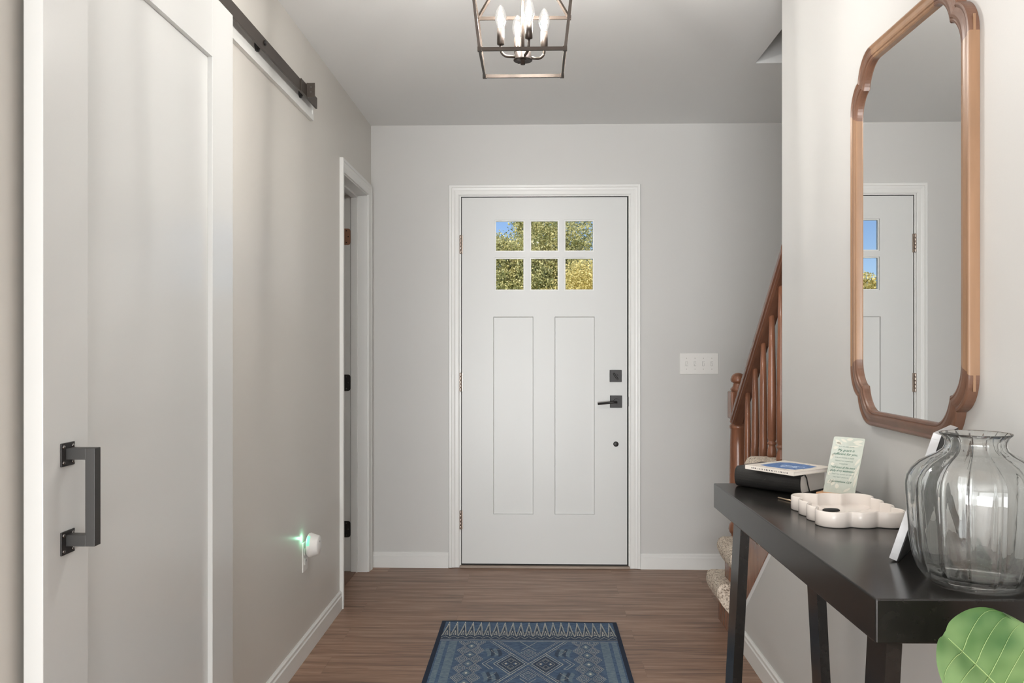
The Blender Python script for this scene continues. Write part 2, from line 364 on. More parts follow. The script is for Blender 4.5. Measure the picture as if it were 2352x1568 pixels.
# colonial casing swept round a doorway (three sides with mitres)
def casing(mb, pts, inward, push, wth, m, wall, sgn):
    # profile: (distance from inner edge, thickness)
    prof = [(0, 0), (0, 0.008), (0.006, 0.0105), (0.022, 0.011), (0.030, 0.0135), (0.040, 0.0145), (0.043, 0.0175), (wth - 0.002, 0.018), (wth, 0.016), (wth, 0)]
    rings = []
    (a0, z0), (a1, z1) = pts      # inner rectangle: a0..a1 horizontally, z0 (bottom)..z1 (top)
    for corner in range(4):
        ring = []
        for d, t in prof:
            a = (a0 - d) if corner in (0, 1) else (a1 + d)
            z = z0 if corner in (0, 3) else z1 + d
            ring.append(mb.bm.verts.new(push(a, z, t)))
        rings.append(ring)
    n = len(prof); fs = []
    for A, B in zip(rings[:-1], rings[1:]):
        for k in range(n): fs.append(mb.bm.faces.new((A[k], A[(k + 1) % n], B[(k + 1) % n], B[k])))
    fs += [mb.bm.faces.new(rings[0]), mb.bm.faces.new(list(reversed(rings[-1])))]
    mb._tag(fs, m)
mb = MB(); casing(mb, ((-0.4175, 0.003), (0.5265, 2.066)), None, lambda a, z, t: (a, YB - t, z), 0.057, M['trim'], YB, -1)
struct(mb, 'trim_1', 'white moulded casing around the front door')
mb = MB(); casing(mb, ((4.005, 0.0), (4.609, 2.056)), None, lambda a, z, t: (XL + t, a, z), 0.057, M['trim'], XL, 1)
# jambs and stops of the side doorway
t_ = M['trim']
mb.box(XLo - 0.004, XL, 4.0, 4.011, 0, 2.05, t_); mb.box(XLo - 0.004, XL, 4.603, 4.6145, 0, 2.05, t_); mb.box(XLo - 0.004, XL, 4.0, 4.6145, 2.05, 2.0615, t_)
mb.box(XL - 0.088, XL - 0.052, 4.592, 4.604, 0, 2.04, t_, 0.001); mb.box(XL - 0.088, XL - 0.052, 4.010, 4.022, 0, 2.04, t_, 0.001); mb.box(XL - 0.088, XL - 0.052, 4.012, 4.602, 2.039, 2.0505, t_, 0.001)
struct(mb, 'trim_2', 'white casing and jamb of the narrow doorway in the left wall')
# open door leaf inside the side room, with its three hinges on the far jamb
dl = thing('door_2', 'white door swung open into the room beyond the left doorway', 'door', (-1.043, 4.64, 0)); dl['kind'] = 'structure'
del dl['category']
MB().box(-0.60, -0.032, -0.03, 0.005, 0.012, 2.035, M['door'], 0.002).build('door_leaf', dl)
for z, mm, lab in ((1.826, 'copper', 'copper coloured hinge'), (1.031, 'black_metal', 'black hinge'), (0.234, 'black_metal', 'black hinge')):
    h = MB(); m_ = M[mm]
    pts = []
    hx0, hx1, hh = -0.005, 0.040, 0.0445
    poly = [(hx0, -hh), (hx1 - 0.012, -hh), (hx1 - 0.003, -hh + 0.004), (hx1, -hh + 0.012), (hx1, hh - 0.012), (hx1 - 0.003, hh - 0.004), (hx1 - 0.012, hh), (hx0, hh)]
    h.prism([(a, b + z) for a, b in poly], 'y', -0.0385, -0.0415, m_)
    for k in range(5): h.lathe([(0.006, -hh + k * 0.0178 + 0.0005), (0.006, -hh + (k + 1) * 0.0178 - 0.0005)], (-0.004, -0.046, z), M['black_metal'], 12)
    for sx, sz in ((0.018, 0.032), (0.028, 0.0), (0.018, -0.032)): h.lathe([(0.0035, -0.0428), (0.003, -0.0414)], (sx, 0, z + sz), M['dark'] if mm == 'copper' else M['screw'], 10, 'y')
    h.build('hinge', dl, label=lab)

# ------------------------------------------------------------------ front door
fd = thing('door_1', 'white front door with six small panes and black lever', 'door', (0, YB, 0)); fd['kind'] = 'structure'; del fd['category']
dx0, dx1, dz0, dz1 = -0.405, 0.5115, 0.022, 2.055
gx = [(-0.222, -0.0555), (-0.0266, 0.1351), (0.164, 0.330)]; gz = [(1.538, 1.7223), (1.7538, 1.9305)]
pn = [(-0.2296, -0.0072, 0.2974, 1.3937), (0.111, 0.3327, 0.2935, 1.3937)]
D0, D1 = 0.004, 0.048
mb = MB(); d_ = M['door']
# build leaf as a grid of cells: solid, panel or pane opening
xs = sorted(set([dx0, dx1] + [v for p in gx for v in p] + [p[0] for p in pn] + [p[1] for p in pn])); zs = sorted(set([dz0, dz1, 0.2955, 1.3937] + [v for p in gz for v in p]))
pn = [(p[0], p[1], 0.2955, 1.3937) for p in pn]
vcache = {}
def V(x, y, z):
    k = (round(x, 5), round(y, 5), round(z, 5))
    if k not in vcache: vcache[k] = mb.bm.verts.new((x, y, z))
    return vcache[k]
def cell(x0, x1, z0, z1):
    cx, cz = (x0 + x1) / 2, (z0 + z1) / 2
    for a, b in gx:
        for c, d in gz:
            if a < cx < b and c < cz < d: return 'pane'
    for p in pn:
        if p[0] < cx < p[1] and p[2] < cz < p[3]: return 'panel'
    return 'solid'
fs = []
for i in range(len(xs) - 1):
    for j in range(len(zs) - 1):
        c = cell(xs[i], xs[i + 1], zs[j], zs[j + 1])
        if c == 'solid':
            fs.append(mb.bm.faces.new((V(xs[i], D0, zs[j]), V(xs[i + 1], D0, zs[j]), V(xs[i + 1], D0, zs[j + 1]), V(xs[i], D0, zs[j + 1]))))
        if c != 'pane':
            fs.append(mb.bm.faces.new((V(xs[i], D1, zs[j]), V(xs[i], D1, zs[j + 1]), V(xs[i + 1], D1, zs[j + 1]), V(xs[i + 1], D1, zs[j]))))
def ringf(x0, x1, z0, z1, ya, yb, ins=0.0):
    A = [(x0, ya, z0), (x1, ya, z0), (x1, ya, z1), (x0, ya, z1)]; B = [(x0 + ins, yb, z0 + ins), (x1 - ins, yb, z0 + ins), (x1 - ins, yb, z1 - ins), (x0 + ins, yb, z1 - ins)]
    A = [mb.bm.verts.new(p) for p in A]; B = [mb.bm.verts.new(p) for p in B]
    for k in range(4): fs.append(mb.bm.faces.new((A[k], A[(k + 1) % 4], B[(k + 1) % 4], B[k])))
    return B
ringf(dx0, dx1, dz0, dz1, D0, D1)
for p in pn: fs.append(mb.bm.faces.new(ringf(p[0], p[1], p[2], p[3], D0, D0 + 0.009, 0.004)))
for a, b in gx:
    for c, d in gz: ringf(a, b, c, d, D0, D1)
mb._tag(fs, d_)
mb.build('door_leaf', fd)
# raised glazing bead around each pane opening
for a, b in gx:
    for c, d in gz:
        g = MB().box(a - 0.0005, b + 0.0005, 0.018, 0.024, c - 0.0005, d + 0.0005, M['pane']).build('pane', fd)
f = MB(); e = 0.007
for a, b in gx:
    for c, d in gz:
        for bx in ((a, a + e, c, d), (b - e, b, c, d), (a + e, b - e, c, c + e), (a + e, b - e, d - e, d)): f.box(bx[0], bx[1], 0.012, 0.030, bx[2], bx[3], M['trim'])
f.build('window_bead', fd)
# jamb, weather strip and sill
j = MB()
j.box(ox0, dx0 - 0.004, 0.0, 0.138, 0.0, oz, M['trim']); j.box(dx1 + 0.008, ox1, 0.0, 0.138, 0.0, oz, M['trim']); j.box(dx0 - 0.004, dx1 + 0.008, 0.0, 0.138, dz1 + 0.005, oz, M['trim'])
j.build('jamb', fd)
j = MB(); j.box(dx0 - 0.0038, dx0 - 0.0004, 0.009, 0.07, 0.0215, dz1 + 0.0004, M['dark']); j.box(dx1 + 0.0004, dx1 + 0.0078, 0.009, 0.07, 0.0215, dz1 + 0.0004, M['dark']); j.box(dx0 - 0.0038, dx1 + 0.0078, 0.009, 0.07, dz1 + 0.0004, dz1 + 0.0048, M['dark']); j.box(dx0 - 0.0038, dx1 + 0.0078, 0.009, 0.07, 0.0142, 0.0215, M['dark'])  # strip also fills the door gap, its black standing in for the shade there
j.build('weather_strip_gap_fill', fd)
MB().box(-0.4165, 0.5255, -0.016, 0.13, 0.0, 0.014, M['sill'], 0.003).build('threshold', fd, label='worn brown wooden threshold')
for z in (1.7945, 1.031, 0.266):
    h = MB(); hh = 0.051
    for k in range(5): h.lathe([(0.0068, -hh + k * 0.0204 + 0.0008), (0.0072, -hh + k * 0.0204 + 0.003), (0.0072, -hh + (k + 1) * 0.0204 - 0.003), (0.0068, -hh + (k + 1) * 0.0204 - 0.0008)], (-0.4095, -0.009, z), M['nickel'], 14)
    h.lathe([(0.0045, -hh), (0.0045, hh)], (-0.4095, -0.009, z), M['black_metal'], 10)
    h.box(-0.4175, -0.400, -0.004, 0.006, z - hh, z + hh, M['nickel'])
    h.build('hinge', fd)
db = MB().box(0.4145, 0.4805, -0.006, D0, 1.0325, 1.0985, M['black_metal'], 0.0015); db.lathe([(0.012, 0), (0.012, 0.010), (0.010, 0.012)], (0.444, -0.018, 1.066), M['black_metal'], 20, 'y')
db.lathe([(0.004, 0), (0.004, 0.004)], (0.458, -0.009, 1.070), M['dark'], 12, 'y')
db = db.build('deadbolt', fd, label='black square deadbolt plate')
th = MB().box(-0.021, 0.021, -0.012, 0, -0.005, 0.005, M['black_metal'], 0.0035, Matrix.Translation((0.446, -0.017, 1.063)) @ Matrix.Rotation(math.radians(56), 4, 'Y')); th.build('thumb_turn', db)
hp = MB().box(0.4165, 0.4825, -0.006, D0, 0.890, 0.957, M['black_metal'], 0.0015)
hp.lathe([(0.014, 0), (0.014, 0.022), (0.012, 0.026)], (0.449, -0.030, 0.926), M['black_metal'], 20, 'y')
hp = hp.build('door_handle', fd, label='black lever handle on square plate')
MB().tube([(0.452, -0.043, 0.9225), (0.43, -0.044, 0.922), (0.346, -0.044, 0.9135)], 0.0066, M['black_metal'], 14).build('lever', hp)
MB().lathe([(0.0, -0.003), (0.010, -0.003), (0.0145, -0.001), (0.0145, D0)], (0.4495, 0, 0.6885), M['black_metal'], 24, 'y').build('lock_cover', fd, label='small round black cover')
MB().box(dx1 + 0.002, dx1 + 0.0085, -0.003, 0.01, 0.898, 0.950, M['black_metal'], 0.002).build('strike_plate', fd)

# ------------------------------------------------------------------ barn door with handle
BF = -0.86
bd = thing('barn_door', 'tall grey-white sliding barn door with a recessed panel, hung on the left wall', 'door', (BF, 0, 0))
by0, by1, bz0, bz1 = 1.463, 2.399, 0.014, 2.170
pm = MB(); pm.box(-0.035, -0.013, by0 + 0.05, by1 - 0.05, 0.06, 2.12, M['barn']); pm.build('recessed_panel', bd)
st = M['barn']
MB().box(-0.035, 0, by0, by0 + 0.151, bz0, bz1, st, 0.0015).build('stile', bd)
MB().box(-0.035, 0, by1 - 0.154, by1, bz0, bz1, st, 0.0015).build('stile', bd)
MB().box(-0.0349, -0.0001, by0 + 0.151, by1 - 0.154, 2.0, bz1, st).build('top_rail', bd)
MB().box(-0.0349, -0.0001, by0 + 0.151, by1 - 0.154, bz0, 0.20, st).build('bottom_rail', bd)
hd = MB(); gm = M['grip_metal']
hd.prism([(1.531, 0.860), (1.531, 1.0397), (1.553, 1.0397), (1.553, 0.860)], 'x', 0.0382, 0.056, gm, 0.001)
hd.box(0.0, 0.039, 1.531, 1.553, 1.0187, 1.0397, gm, 0.0008); hd.box(0.0, 0.039, 1.531, 1.553, 0.860, 0.881, gm, 0.0008)
hd = hd.build('door_pull', bd, label='square black pull handle')
for zc in (1.028, 0.8665):
    pl = MB().box(0.0, 0.003, 1.5165, 1.5615, zc - 0.0215, zc + 0.0215, M['black_metal'], 0.001).build('mounting_plate', hd)
    for a in (1.5235, 1.5545):
        for b in (-0.0145, 0.0145): MB().lathe([(0.0034, 0.003), (0.003, 0.0048), (0.0, 0.0052)], (0, a, zc + b), M['screw'], 12, 'x', cap=False).build('screw', pl)
# hangers carrying the door, above the frame
for yy in (1.60, 2.25):
    if yy < 2.0:
        h = MB(); h.box(0.0, 0.005, yy - 0.02, yy + 0.02, 2.03, 2.30, M['rail_metal'], 0.001); h.lathe([(0.035, -0.016), (0.035, 0.0)], (0, yy, 2.262), M['black_metal'], 24, 'x'); h.build('hanger', bd)

# ------------------------------------------------------------------ barn door track on its board
tr = thing('barn_door_track', 'dark flat steel rail on a white backer board above the barn door', 'rail', (0, 0, 0))
b_ = MB(); b_.box(XL + 0.0005, XL + 0.012, 1.35, 3.425, 2.143, 2.238, M['trim'])
b_.box(XL + 0.012, XL + 0.0155, 1.35, 3.425, 2.143, 2.163, M['trim'], 0.001); b_.box(XL + 0.012, XL + 0.0155, 3.405, 3.425, 2.163, 2.238, M['trim'], 0.001); b_.box(XL + 0.012, XL + 0.0155, 1.35, 3.425, 2.222, 2.238, M['trim'], 0.001)
b_.build('backer_board', tr)
MB().box(-0.879, -0.872, 1.35, 3.385, 2.180, 2.224, M['rail_metal'], 0.0008).build('rail', tr)
for yy in (1.9, 2.72, 3.23):
    MB().lathe([(0.017, XL + 0.012), (0.017, XL + 0.019), (0.009, XL + 0.024), (0.009, -0.879)], (0, yy, 2.196), M['black_metal'], 20, 'x').build('spacer', tr)
    if yy < 3.0: MB().lathe([(0.009, -0.872), (0.009, -0.869), (0.006, -0.866)], (0, yy, 2.2065), M['black_metal'], 6, 'x').build('bolt', tr)
es = MB(); es.box(-0.872, -0.868, 3.14, 3.245, 2.180, 2.226, M['rail_metal'], 0.0005); es.box(-0.87, -0.838, 3.215, 3.221, 2.178, 2.232, M['rail_metal'], 0.001)
es.box(-0.87, -0.842, 3.221, 3.229, 2.184, 2.226, M['black_metal'], 0.001)
for z in (2.197, 2.215): es.lathe([(0.003, 3.213), (0.003, 3.215)], (-0.852, 0, z), M['screw'], 10, 'y')
es.build('end_stop', tr)

# ------------------------------------------------------------------ staircase
YR = 3.835; RUN = 0.236; RISE = 0.201
stc = thing('staircase', 'wooden staircase with beige carpeted treads rising towards the camera behind the right wall', 'staircase', (0.871, YR + 0.023, 0))
def T(p): return (p[0] - 0.871, p[1] - YR, p[2])
ok = M['oak']; mxs = Matrix.Translation((-0.871, -YR, 0))
poly = [(YR, 0), (YR, RISE - 0.02)]
for k in range(1, 5):
    yk = YR - RUN * k
    poly += [(yk, RISE * k - 0.02)]
    if k < 4: poly += [(yk, RISE * (k + 1) - 0.02)]
poly[-1] = (2.903, RISE * 4 - 0.02)
poly += [(2.903, 0.592), (3.622, 0.0)]
MB().prism(poly, 'x', 0.830, 0.8445, ok).xf(mxs).build('skirt_board', stc)
MB().prism([(3.622, 0.0), (2.903, 0.592), (2.903, 0.588), (3.6175, 0.0)], 'x', 0.833, 0.8447, M['trim']).xf(mxs).build('caulk_strip', stc)
rb = MB()
for k in range(1, 10):
    yk = YR - RUN * (k - 1)
    rb.box(0.9605 if k > 1 else 0.845, XS - 0.001, yk - RUN - (0.0 if k < 9 else 0), yk, 0 if k < 4 else RISE * (k - 4), RISE * k - 0.02, ok)
rb.xf(mxs).build('riser', stc)
def carpet_piece(k):
    zt = RISE * k; y1 = YR - RUN * (k - 1) + 0.028; y0 = YR - RUN * k + 0.001
    op = k <= 4
    if k == 4: y0 = 2.905
    if op: pr = [(1.2, zt + 0.016), (0.86, zt + 0.018), (0.80, zt + 0.018), (0.785, zt + 0.010), (0.777, zt - 0.006), (0.776, zt - 0.03), (0.787, zt - 0.058), (0.803, zt - 0.08), (0.818, zt - 0.098), (0.829, zt - 0.112), (0.829, zt - 0.06), (0.829, zt - 0.019), (1.2, zt - 0.019)]
    else: pr = [(XS - 0.002, zt + 0.016), (0.9615, zt + 0.016), (0.9615, zt - 0.019), (XS - 0.002, zt - 0.019)]
    if op: pr[0] = (XS - 0.002, zt + 0.016); pr[-1] = (XS - 0.002, zt - 0.019)
    mb = MB(); n = 26; rings = []
    rnd = random.Random(k)
    ys = [y0 + (y1 - y0) * i / n for i in range(n + 1)]
    for i, y in enumerate(ys):
        edge = min(1, (y1 - y) / 0.018); sh = (1 - math.sqrt(max(0, 1 - (1 - edge) ** 2))) if op else 0
        ring = []
        for q, (a, b) in enumerate(pr):
            jx = rnd.uniform(-0.0016, 0.0016) if 0 < q < len(pr) - 3 else 0; jz = rnd.uniform(-0.0014, 0.0014) if 0 < q < len(pr) - 3 else 0
            za = zt - 0.02
            if q < len(pr) - 3: ring.append(mb.bm.verts.new((a + jx + (0.012 * sh if a < 0.83 else 0), y, b + jz + (za - b) * sh * 0.5)))
            else: ring.append(mb.bm.verts.new((a, y, b)))
        rings.append(ring)
    m_ = len(pr); fs = []
    for A, B in zip(rings[:-1], rings[1:]):
        for q in range(m_): fs.append(mb.bm.faces.new((A[q], A[(q + 1) % m_], B[(q + 1) % m_], B[q])))
    fs += [mb.bm.faces.new(rings[0]), mb.bm.faces.new(list(reversed(rings[-1])))]
    mb._tag(fs, M['carpet'], True); mb._tag(fs[-2:], M['carpet'])
    return mb.xf(mxs).build('carpeted_tread', stc)
for k in range(1, 10): carpet_piece(k)
# newel post
NX, NY = 0.8815, 3.68
nw = MB(); c = (NX, NY, 0)
nw.box(NX - 0.0475, NX + 0.0475, NY - 0.0475, NY + 0.0475, RISE + 0.0185, 0.395, ok, 0.003)
prof = [(0.040, 0.395), (0.036, 0.402), (0.030, 0.408), (0.030, 0.416), (0.037, 0.424), (0.041, 0.438), (0.038, 0.455), (0.029, 0.468), (0.029, 0.474), (0.036, 0.480), (0.036, 0.488), (0.0385, 0.50), (0.0385, 0.60), (0.035, 0.80), (0.0325, 0.870), (0.034, 0.872), (0.0365, 0.876), (0.0365, 0.884), (0.034, 0.889), (0.030, 0.893), (0.034, 0.897), (0.036, 0.902), (0.034, 0.907), (0.033, 0.914)]
nw.lathe(prof, c, ok, 36)
bxp = nw.box(NX - 0.0385, NX + 0.0385, NY - 0.0385, NY + 0.0385, 0.914, 1.034, ok, 0.006)
nw.lathe([(0.030, 1.034), (0.033, 1.040), (0.033, 1.044), (0.026, 1.052), (0.023, 1.057), (0.023, 1.062), (0.020, 1.067), (0.024, 1.071), (0.030, 1.074), (0.0325, 1.080), (0.032, 1.088), (0.028, 1.099), (0.020, 1.108), (0.010, 1.1125), (0.0, 1.1135)], c, ok, 36, cap=False)
nw.xf(mxs).build('newel_post', stc)
# handrail: shaped section sheared along the stair pitch
SL = 0.852
def ztop(y): return 1.0004 + SL * (3.587 - y)
hr = MB(); od = M['oak_dark']
sec = [(-0.016, -0.064), (-0.016, -0.060), (-0.024, -0.056), (-0.026, -0.050), (-0.021, -0.045), (-0.021, -0.041), (-0.028, -0.034), (-0.029, -0.018), (-0.027, -0.006), (-0.020, 0.002), (-0.008, 0.006), (0.008, 0.006), (0.020, 0.002), (0.027, -0.006), (0.029, -0.018), (0.028, -0.034), (0.021, -0.041), (0.021, -0.045), (0.026, -0.050), (0.024, -0.056), (0.016, -0.060), (0.016, -0.064)]
rg = []
for y in (3.6415, 3.2, 2.905, 2.925):
    cx = 0.8715
    if y == 2.925: continue
    rg.append([hr.bm.verts.new((cx + a, y, ztop(y) + b)) for a, b in sec])
n = len(sec); fs = []
for A, B in zip(rg[:-1], rg[1:]):
    for k in range(n): fs.append(hr.bm.faces.new((A[k], A[(k + 1) % n], B[(k + 1) % n], B[k])))
fs += [hr.bm.faces.new(rg[0]), hr.bm.faces.new(list(reversed(rg[-1])))]
hr._tag(fs, od)
hr.xf(mxs).build('handrail', stc)
for y, k in ((3.475, 2), (3.357, 3), (3.239, 3), (3.121, 4), (3.003, 4)):
    z0 = RISE * k + 0.0155; z1 = ztop(y) - 0.062 + 0.006; Lb = z1 - z0
    pf = [(0.0165, 0), (0.0175, 0.012), (0.0155, 0.03), (0.0125, 0.041), (0.0120, 0.045), (0.0165, 0.049), (0.0165, 0.055), (0.0125, 0.058), (0.0135, 0.062), (0.0165, 0.068), (0.0168, 0.20), (0.0155, Lb * 0.45), (0.0125, Lb * 0.75), (0.0098, Lb)]
    MB().lathe([(r, h + z0) for r, h in pf], (0.8715, y, 0), ok, 24).xf(mxs).build('baluster', stc)

# ------------------------------------------------------------------ lantern pendant
CX, CY = -0.032, 2.31; Wb = 0.1105; Ws = 0.131; zb = 1.997; zs = 2.17; zt = 2.31
la = thing('lantern_pendant', 'bronze open cage lantern with four glowing candle bulbs hanging from the ceiling', 'ceiling lamp', (CX, CY, 2.458))
bz = M['bronze']; zo = -2.458
fr = MB(); q4 = ((-1, -1), (1, -1), (1, 1), (-1, 1))
def bar(a, b, w=0.009, h=0.009): fr.tube([a, b], 0, bz, flat=(w, h))
for i in range(4):
    (a, b), (c, d) = q4[i], q4[(i + 1) % 4]
    for W_, z_ in ((Wb, zb), (Ws, zs)):
        bar((a * W_ + (0.006 if a < c else -0.006 if a > c else 0), b * W_ + (0.006 if b < d else -0.006 if b > d else 0), z_ + zo), (c * W_, d * W_, z_ + zo), 0.0065, 0.009)
        # corner lugs
    bar((a * Wb, b * Wb, zb + zo - 0.005), (a * Ws, b * Ws, zs + zo + 0.004), 0.0075, 0.0075)
    bar((a * Ws, b * Ws, zs + zo), (a * 0.016, b * 0.016, zt + zo), 0.0075, 0.0075)
    for W_, z_ in ((Wb, zb), (Ws, zs)):
        fr.box(a * W_ - 0.0055, a * W_ + 0.0055, b * W_ - 0.0055, b * W_ + 0.0055, z_ + zo - 0.0055, z_ + zo + 0.0055, bz)
fr.box(-0.02, 0.02, -0.02, 0.02, zt + zo - 0.004, zt + zo + 0.004, bz, 0.001)
fr.build('cage', la)
MB().lathe([(0.0042, 2.03 + zo), (0.0042, -0.02)], (0, 0, 0), bz, 14).build('stem', la)
MB().lathe([(0.062, 0.0), (0.062, -0.008), (0.056, -0.020), (0.012, -0.026), (0.0, -0.026)], (0, 0, 0), bz, 36).build('ceiling_canopy', la)
MB().lathe([(0.0, 1.993), (0.0062, 1.993), (0.0055, 2.006), (0.014, 2.007), (0.0255, 2.0035), (0.0255, 2.006), (0.0225, 2.009), (0.0222, 2.026), (0.018, 2.029), (0.0, 2.029)], (0, 0, zo), bz, 32).build('hub', la)
for i, (ax, ay) in enumerate(((-0.060, -0.012), (-0.0155, 0.058), (0.0165, -0.056), (0.058, 0.014))):
    R_ = math.hypot(ax, ay); ux, uy = ax / R_, ay / R_
    pts = [(ux * 0.02, uy * 0.02, 2.0125 + zo), (ux * (R_ - 0.020), uy * (R_ - 0.020), 2.0125 + zo)]
    for k in range(1, 8):
        t = PI / 2 * k / 7; pts.append((ux * (R_ - 0.020 + 0.020 * math.sin(t)), uy * (R_ - 0.020 + 0.020 * math.sin(t)), 2.0125 + 0.020 * (1 - math.cos(t)) + zo))
    pts.append((ax, ay, 2.044 + zo))
    MB().tube(pts, 0.0038, bz, 12).build('arm', la)
    MB().lathe([(0.0, 2.0425), (0.0062, 2.0425), (0.0098, 2.044), (0.0098, 2.0865), (0.008, 2.0865), (0.0, 2.0865)], (ax, ay, zo), bz, 20).build('candle_sleeve', la)
    bl = MB().lathe([(0.0085, 2.087), (0.0095, 2.093), (0.0130, 2.102), (0.0152, 2.112), (0.0150, 2.122), (0.0122, 2.134), (0.0075, 2.144), (0.003, 2.1495), (0.0, 2.1505)], (ax, ay, zo), M['bulbglass'], 24).build('bulb', la)
    MB().lathe([(0.0, 2.095), (0.003, 2.096), (0.0065, 2.104), (0.0078, 2.113), (0.0065, 2.122), (0.0035, 2.130), (0.0, 2.132)], (ax, ay, zo), M['filament'], 16).build('filament', bl)

# ------------------------------------------------------------------ console table
TZ = 0.86; TT = 0.065
ct = thing('console_table', 'narrow black console table with splayed legs against the right wall', 'table', (0.494, 1.243, 0), math.atan2(0.0137, 1.049))
tm = M['table']
# local frame: x towards the wall, y away from the camera
MB().box(0, 0.338, 0, 1.049, TZ - TT, TZ, tm, 0.0025).build('table_top', ct)
def leg(x, y, s):
    w_, d_ = 0.023, 0.070; sx = s * 0.052 * (TZ - TT)
    mb = MB(); A = [mb.bm.verts.new(p) for p in ((x, y, TZ - TT), (x + w_, y, TZ - TT), (x + w_, y + d_, TZ - TT), (x, y + d_, TZ - TT))]
    B = [mb.bm.verts.new((p.co.x + sx, p.co.y, 0)) for p in A]
    fs = [mb.bm.faces.new(A), mb.bm.faces.new(list(reversed(B)))] + [mb.bm.faces.new((A[i], B[i], B[(i + 1) % 4], A[(i + 1) % 4])) for i in range(4)]
    mb._tag(fs, tm); mb.build('leg', ct)
for y in (0.028, 0.872):
    leg(0.028, y, -1); leg(0.205, y, 1)
    MB().box(0.0, 0.24, y + 0.02, y + 0.05, 0.12, 0.15, tm, 0.001).build('stretcher', ct)

# ------------------------------------------------------------------ mirror
my0, my1, mz0, mz1 = 1.634, 2.241, 1.032, 1.966
mr = thing('wall_mirror', 'tall mirror in a scallop-cornered wooden frame on the right wall', 'mirror', (XR, 1.915, 1.5))
def corner(s=1.0):
    pts = []
    for k in range(0, 13):
        t = math.radians(76) * k / 12; pts.append((0.0643 * (1 - math.cos(t)), -0.139 + 0.0757 * math.sin(t)))
    for k in range(12, -1, -1):
        t = math.radians(76) * k / 12; pts.append((0.125 - 0.0785 * math.sin(t), -0.0885 * (1 - math.cos(t))))
    return [(a * s, b * s) for a, b in pts]
cr_ = corner(); H2 = (mz1 - mz0) / 2; W2 = (my1 - my0) / 2
out = []; mats_ = []
def add(pts, m):
    for p in pts: out.append(p); mats_.append(m)
# start at far (+y) side going up: local (u = y - centre, v = z - centre)
far_top = [(W2 - a, H2 + b) for a, b in cr_]; near_top = [(-W2 + a, H2 + b) for a, b in reversed(cr_)]
near_bot = [(-W2 + a, -H2 - b) for a, b in cr_]; far_bot = [(W2 - a, -H2 - b) for a, b in reversed(cr_)]
add(far_top[:-1], 'walnut'); add(far_top[-1:], 'tan_wood')
add(near_top[:-1], 'walnut'); add(near_top[-1:], 'tan_wood')
add(near_bot[:-1], 'walnut'); add(near_bot[-1:], 'walnut')  # bottom bar also brown: its shading is put into the wood colour
add(far_bot[:-1], 'walnut'); add(far_bot[-1:], 'tan_wood')
fprof = [(0.0, 0.0), (0.0, 0.018), (0.0015, 0.0205), (0.005, 0.0215), (0.008, 0.0195), (0.010, 0.0185), (0.016, 0.0205), (0.022, 0.0215), (0.027, 0.021), (0.0285, 0.0185), (0.031, 0.0195), (0.034, 0.0185), (0.036, 0.0155), (0.036, 0.004), (0.0355, 0.0)]
ci_ = corner(0.90); IN = 0.036; inner_o = []
inner_o += [(W2 - IN - a, H2 - IN + b) for a, b in ci_] + [(-W2 + IN + a, H2 - IN + b) for a, b in reversed(ci_)]
inner_o += [(-W2 + IN + a, -H2 + IN - b) for a, b in ci_] + [(W2 - IN - a, -H2 + IN - b) for a, b in reversed(ci_)]
N_ = len(out); fm = MB(); rings = []
for i in range(N_):
    p = Vector(out[i]); q = Vector(inner_o[i]) - p
    rings.append([fm.bm.verts.new((-t, p.x + q.x * d / IN, p.y + q.y * d / IN)) for d, t in fprof])
for i in range(N_):
    A, B = rings[i], rings[(i + 1) % N_]
    fs = [fm.bm.faces.new((A[k], A[k + 1], B[k + 1], B[k])) for k in range(len(fprof) - 1)] + [fm.bm.faces.new((A[-1], A[0], B[0], B[-1]))]
    fm._tag(fs, M[mats_[i]], False)
cent0 = Vector((0, 0.303, 0))
bmesh.ops.translate(fm.bm, verts=fm.bm.verts, vec=(0, 0.0, 0))
frm = fm.build('frame', mr)
# finger joints on the outer edge of the near side
MB().box(-0.0125, -0.0075, -W2 - 0.0004, -W2 + 0.002, H2 - 0.139, H2 - 0.108, M['tan_wood']).build('finger_joint', mr)
fj = MB(); fj.box(-0.0125, -0.0075, -W2 - 0.0004, -W2 + 0.002, -H2 + 0.108, -H2 + 0.139, M['tan_wood'])
fj.build('finger_joint', mr)
gp = MB(); gp.prism([(x * 1.004, z * 1.003) for x, z in inner_o], 'x', -0.009, -0.003, M['mirror'])
gp.build('mirror_glass', mr)
mr.location = (XR - 0.0005, (my0 + my1) / 2, (mz0 + mz1) / 2)

# ------------------------------------------------------------------ things on the table
# thick black leather book
bk = thing('leather_book', 'thick black leather-bound book lying under the thin journal at the far end of the table', 'book', (0.5235, 2.240, TZ + 0.001), math.atan2(-0.733, 0.68))
BLn, BW, BT = 0.186, 0.132, 0.052
cv = MB(); arc = []
for k in range(0, 13):
    t = -PI / 2 + PI * k / 12; arc.append((0.014 - 0.014 * math.cos(t) , BT / 2 + (BT / 2) * math.sin(t)))
arc = [(BW, 0.0)] + arc + [(BW, BT)]
inn = [(BW, BT - 0.0025)] + [(0.0165 - 0.0115 * math.cos(-PI / 2 + PI * k / 12), BT / 2 + (BT / 2 - 0.0025) * math.sin(-PI / 2 + PI * k / 12)) for k in range(12, -1, -1)] + [(BW, 0.0025)]
cv.prism(arc + inn, 'x', 0, BLn, M['leather'])
cv.build('cover', bk)
MB().prism([(0.014, 0.0035), (BW - 0.005, 0.0035), (BW - 0.005, BT - 0.0035), (0.014, BT - 0.0035), (0.0075, BT * 0.8), (0.0055, BT / 2), (0.0075, BT * 0.2)], 'x', 0.004, BLn - 0.003, M['paper']).build('pages', bk)
